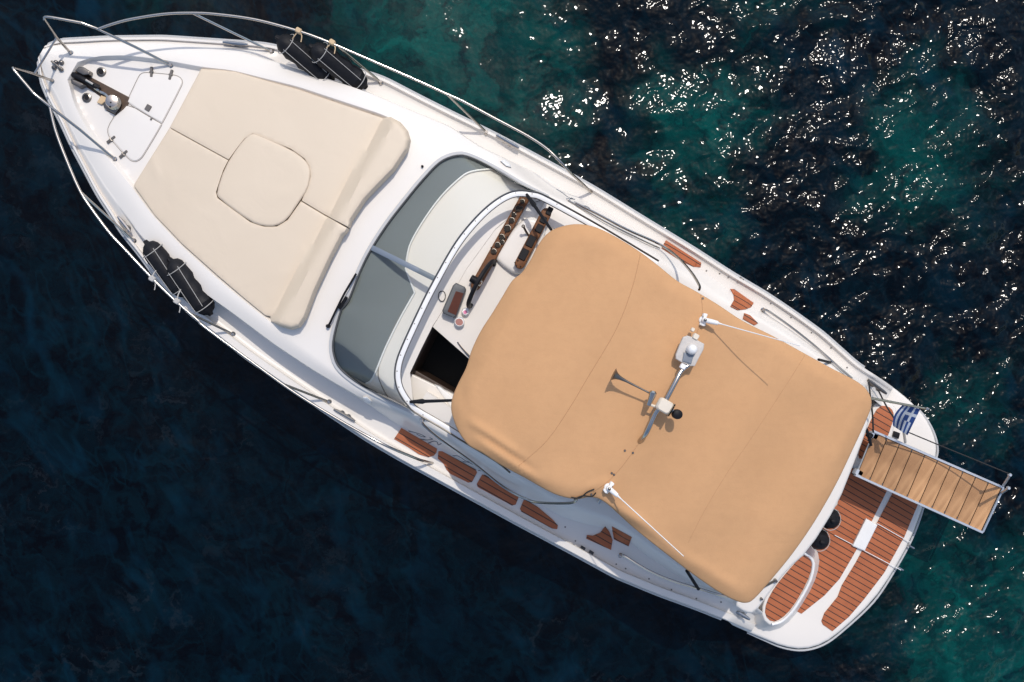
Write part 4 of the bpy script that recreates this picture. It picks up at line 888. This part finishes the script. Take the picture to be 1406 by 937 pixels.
for i, (p, s_) in enumerate(KN):
    q = MB(); c = W(*p, zrail(*p)); t_ = Vector((.85, -.5, 0)); n_ = Vector((.5, .85, 0)); box(q, c, t_, n_, .036, .03, .03, .012)
    tgt = W(*((398, 62), (442, 76), (214, 372), (248, 398))[i], 2.2); tube(q, [c, c.lerp(tgt, .5)+Vector((0, 0, .03)), tgt], .007, 6, 4); tube(q, [c, c+t_*.06-n_*.03, c+t_*.09-n_*.1], .006, 6, 3)
    o = q.build('fender_lanyard', TANKNOT if s_ else ROPE, None)
    tag(o, ('tan webbing knot tying the forward starboard fender to the bow rail', 'tan webbing knot tying the aft starboard fender to the bow rail', 'white rope knot tying the forward port fender to the rail', 'white rope knot tying the aft port fender to the rail')[i], 'rope', 'knots holding the fenders on the rails')

# ---------------------------------------------------------------- gangway
GZ = 1.28
gw = empty('gangway', W(1190, 620, GZ-.1), 'teak planked gangway with silver side rails reaching out over the stern', 'gangway')
ga, gb_, gc, gd = Vector((1201, 592)), Vector((1378, 669)), Vector((1348.6, 732)), Vector((1175.6, 653.7))
def gpt(u, v): return ga.lerp(gb_, u).lerp(gd.lerp(gc, u), v)
def gz(px, py): return GZ+.0
NP = 10
for k in range(NP):
    u0, u1 = (k+.015)/NP*.985+.004, (k+.965)/NP*.985+.004; P_ = [gpt(u0, .04), gpt(u1, .04), gpt(u1, .965), gpt(u0, .965)]
    o = slab('plank', [tuple(p) for p in P_], GZ, .02, PLANKW, gw, .6, .004, step=6, grid=14)
slab('gap_light_stop', [tuple(gpt(a, b)) for a, b in ((.003, .03), (.992, .03), (.992, .97), (.003, .97))], GZ-.012, .015, BLACK, gw, .5, .003, step=8, grid=40)  # black sheet added under the planks to stop sunlight and darken the gaps
for v in (.012, .988):
    q = MB(); a, b = gpt(-.005, v), gpt(1.005, v); ribbon(q, [W(*a.lerp(b, k/8), GZ+.022) for k in range(9)], .030, .07); q.build('side_rail', ALU, gw)
for u in (.0, .5, 1.0):
    q = MB(); a, b = gpt(u, .02), gpt(u, .98); tube(q, [W(*a, GZ-.035), W(*b, GZ-.035)], .016, 6); q.build('crossbar', ALU, gw)
q = MB()
for k in range(1, NP):
    for v in (.07, .93):
        q = MB(); p = gpt(k/NP*.985+.001, v); lathe(q, W(p.x, p.y, GZ-.002), (0, 0, 1), [(.012, 0), (.01, .006)], 8); q.build('plank_screw', DSTEEL, gw)
posts = [((1243, 607.5), (1240.5, 590), .42), ((1377, 668), (1387, 652.5), .60), ((1375.5, 677), (1385, 670.5), .60)]
for b, t_, h in posts:
    q = MB(); tube(q, [W(*b, GZ), W(*t_, GZ+h)], .017, 8); lathe(q, W(*t_, GZ+h), (0, 0, 1), [(.022, -.02), (.024, 0), (.015, .015)], 10); q.build('post', BEIGE if h < .5 else ALU, gw)
for p in ((1178, 649), (1199, 598)):
    q = MB(); box(q, W(*p, GZ-.05), AX, NX, .05, .04, .05, .01); q.build('pivot_bracket', ALU, gw)
q = MB(); box(q, W(1194, 598, GZ+.06), AX, NX, .03, .03, .05, .01); tube(q, [W(1190, 590, GZ+.1), W(1196, 612, GZ+.05)], .02, 8); q.build('hinge_block', BLACK, gw)
q = MB(); tube(q, [W(*p, z_) for p, z_ in (((1240.5, 591), GZ+.42), ((1286, 610), GZ+.36), ((1330, 628), GZ+.42), ((1386, 651), GZ+.6))], .008, 6, 6); q.build('hand_rope', DROPE, gw)
# ---------------------------------------------------------------- ensign
fl = empty('ensign', W(1196, 547, 1.5), 'blue and white striped cross flag drooping from a silver staff at the stern', 'flag')
FZ0, FZ1 = 1.80, 2.35
fa, fb = W(1196, 547, FZ0), W(1273, 561.5, FZ1)
q = MB(); tube(q, [fa, fb], .015, 8, rr=[.016, .013]); lathe(q, fb, (fb-fa), [(.014, -.02), (.022, 0), (.01, .03)], 10); q.build('flagstaff', STEEL, fl)
NU, NV = 27, 27; grid_ = []
c00, c10, c11, c01 = (1240, 555.5), (1263.5, 562), (1246, 598), (1226, 585)
for j in range(NV+1):
    for i in range(NU+1):
        u, v = i/NU, j/NV
        x = lerp(lerp(c00[0], c10[0], u), lerp(c01[0], c11[0], u), v)-5*math.sin(v*math.pi)*(1-u); y = lerp(lerp(c00[1], c10[1], u), lerp(c01[1], c11[1], u), v)
        zz = lerp(2.09, 2.27, u)-.30*v+.045*math.sin(u*9+v*3)*v; w = W(x, y, zz); grid_.append(w)
me_f = MB(); me_f.add(grid_, [(j*(NU+1)+i, j*(NU+1)+i+1, (j+1)*(NU+1)+i+1, (j+1)*(NU+1)+i) for j in range(NV) for i in range(NU)])
fo = me_f.build('flag', FWHITE, fl, 60, merge=False, recalc=False); fo.data.materials.append(BLUE)
for p in fo.data.polygons:
    i, j = p.index % NU, p.index // NU       # hoist at the right-hand end of the staff, stripes along the fly
    st_ = (NU-1-i)//3; blue = st_ % 2 == 0
    if j < 15 and st_ < 5:
        a, b = NU-1-i, j; blue = not (6 <= a < 9 or 6 <= b < 9)
    p.material_index = 1 if blue else 0
# ---------------------------------------------------------------- mooring lines
def rope(pts, r, label): q = MB(); tube(q, [W(p[0], p[1], p[2]) for p in pts], r, 6, 6); o = q.build('mooring_line', DROPE, None); tag(o, label, 'rope', 'black lines at the starboard stern cleat'); return o
rope([(1193, 525, 1.34), (1195, 545, 1.38), (1198, 570, 1.36), (1199, 594, 1.33)], .012, 'black line running straight from the stern cleat down to the gangway hinge')
rope([(1206, 536, 1.34), (1216, 556, 1.45), (1228, 575, 1.58), (1240, 590, 1.68)], .011, 'black line slanting from the stern cleat across the flag to the gangway post')
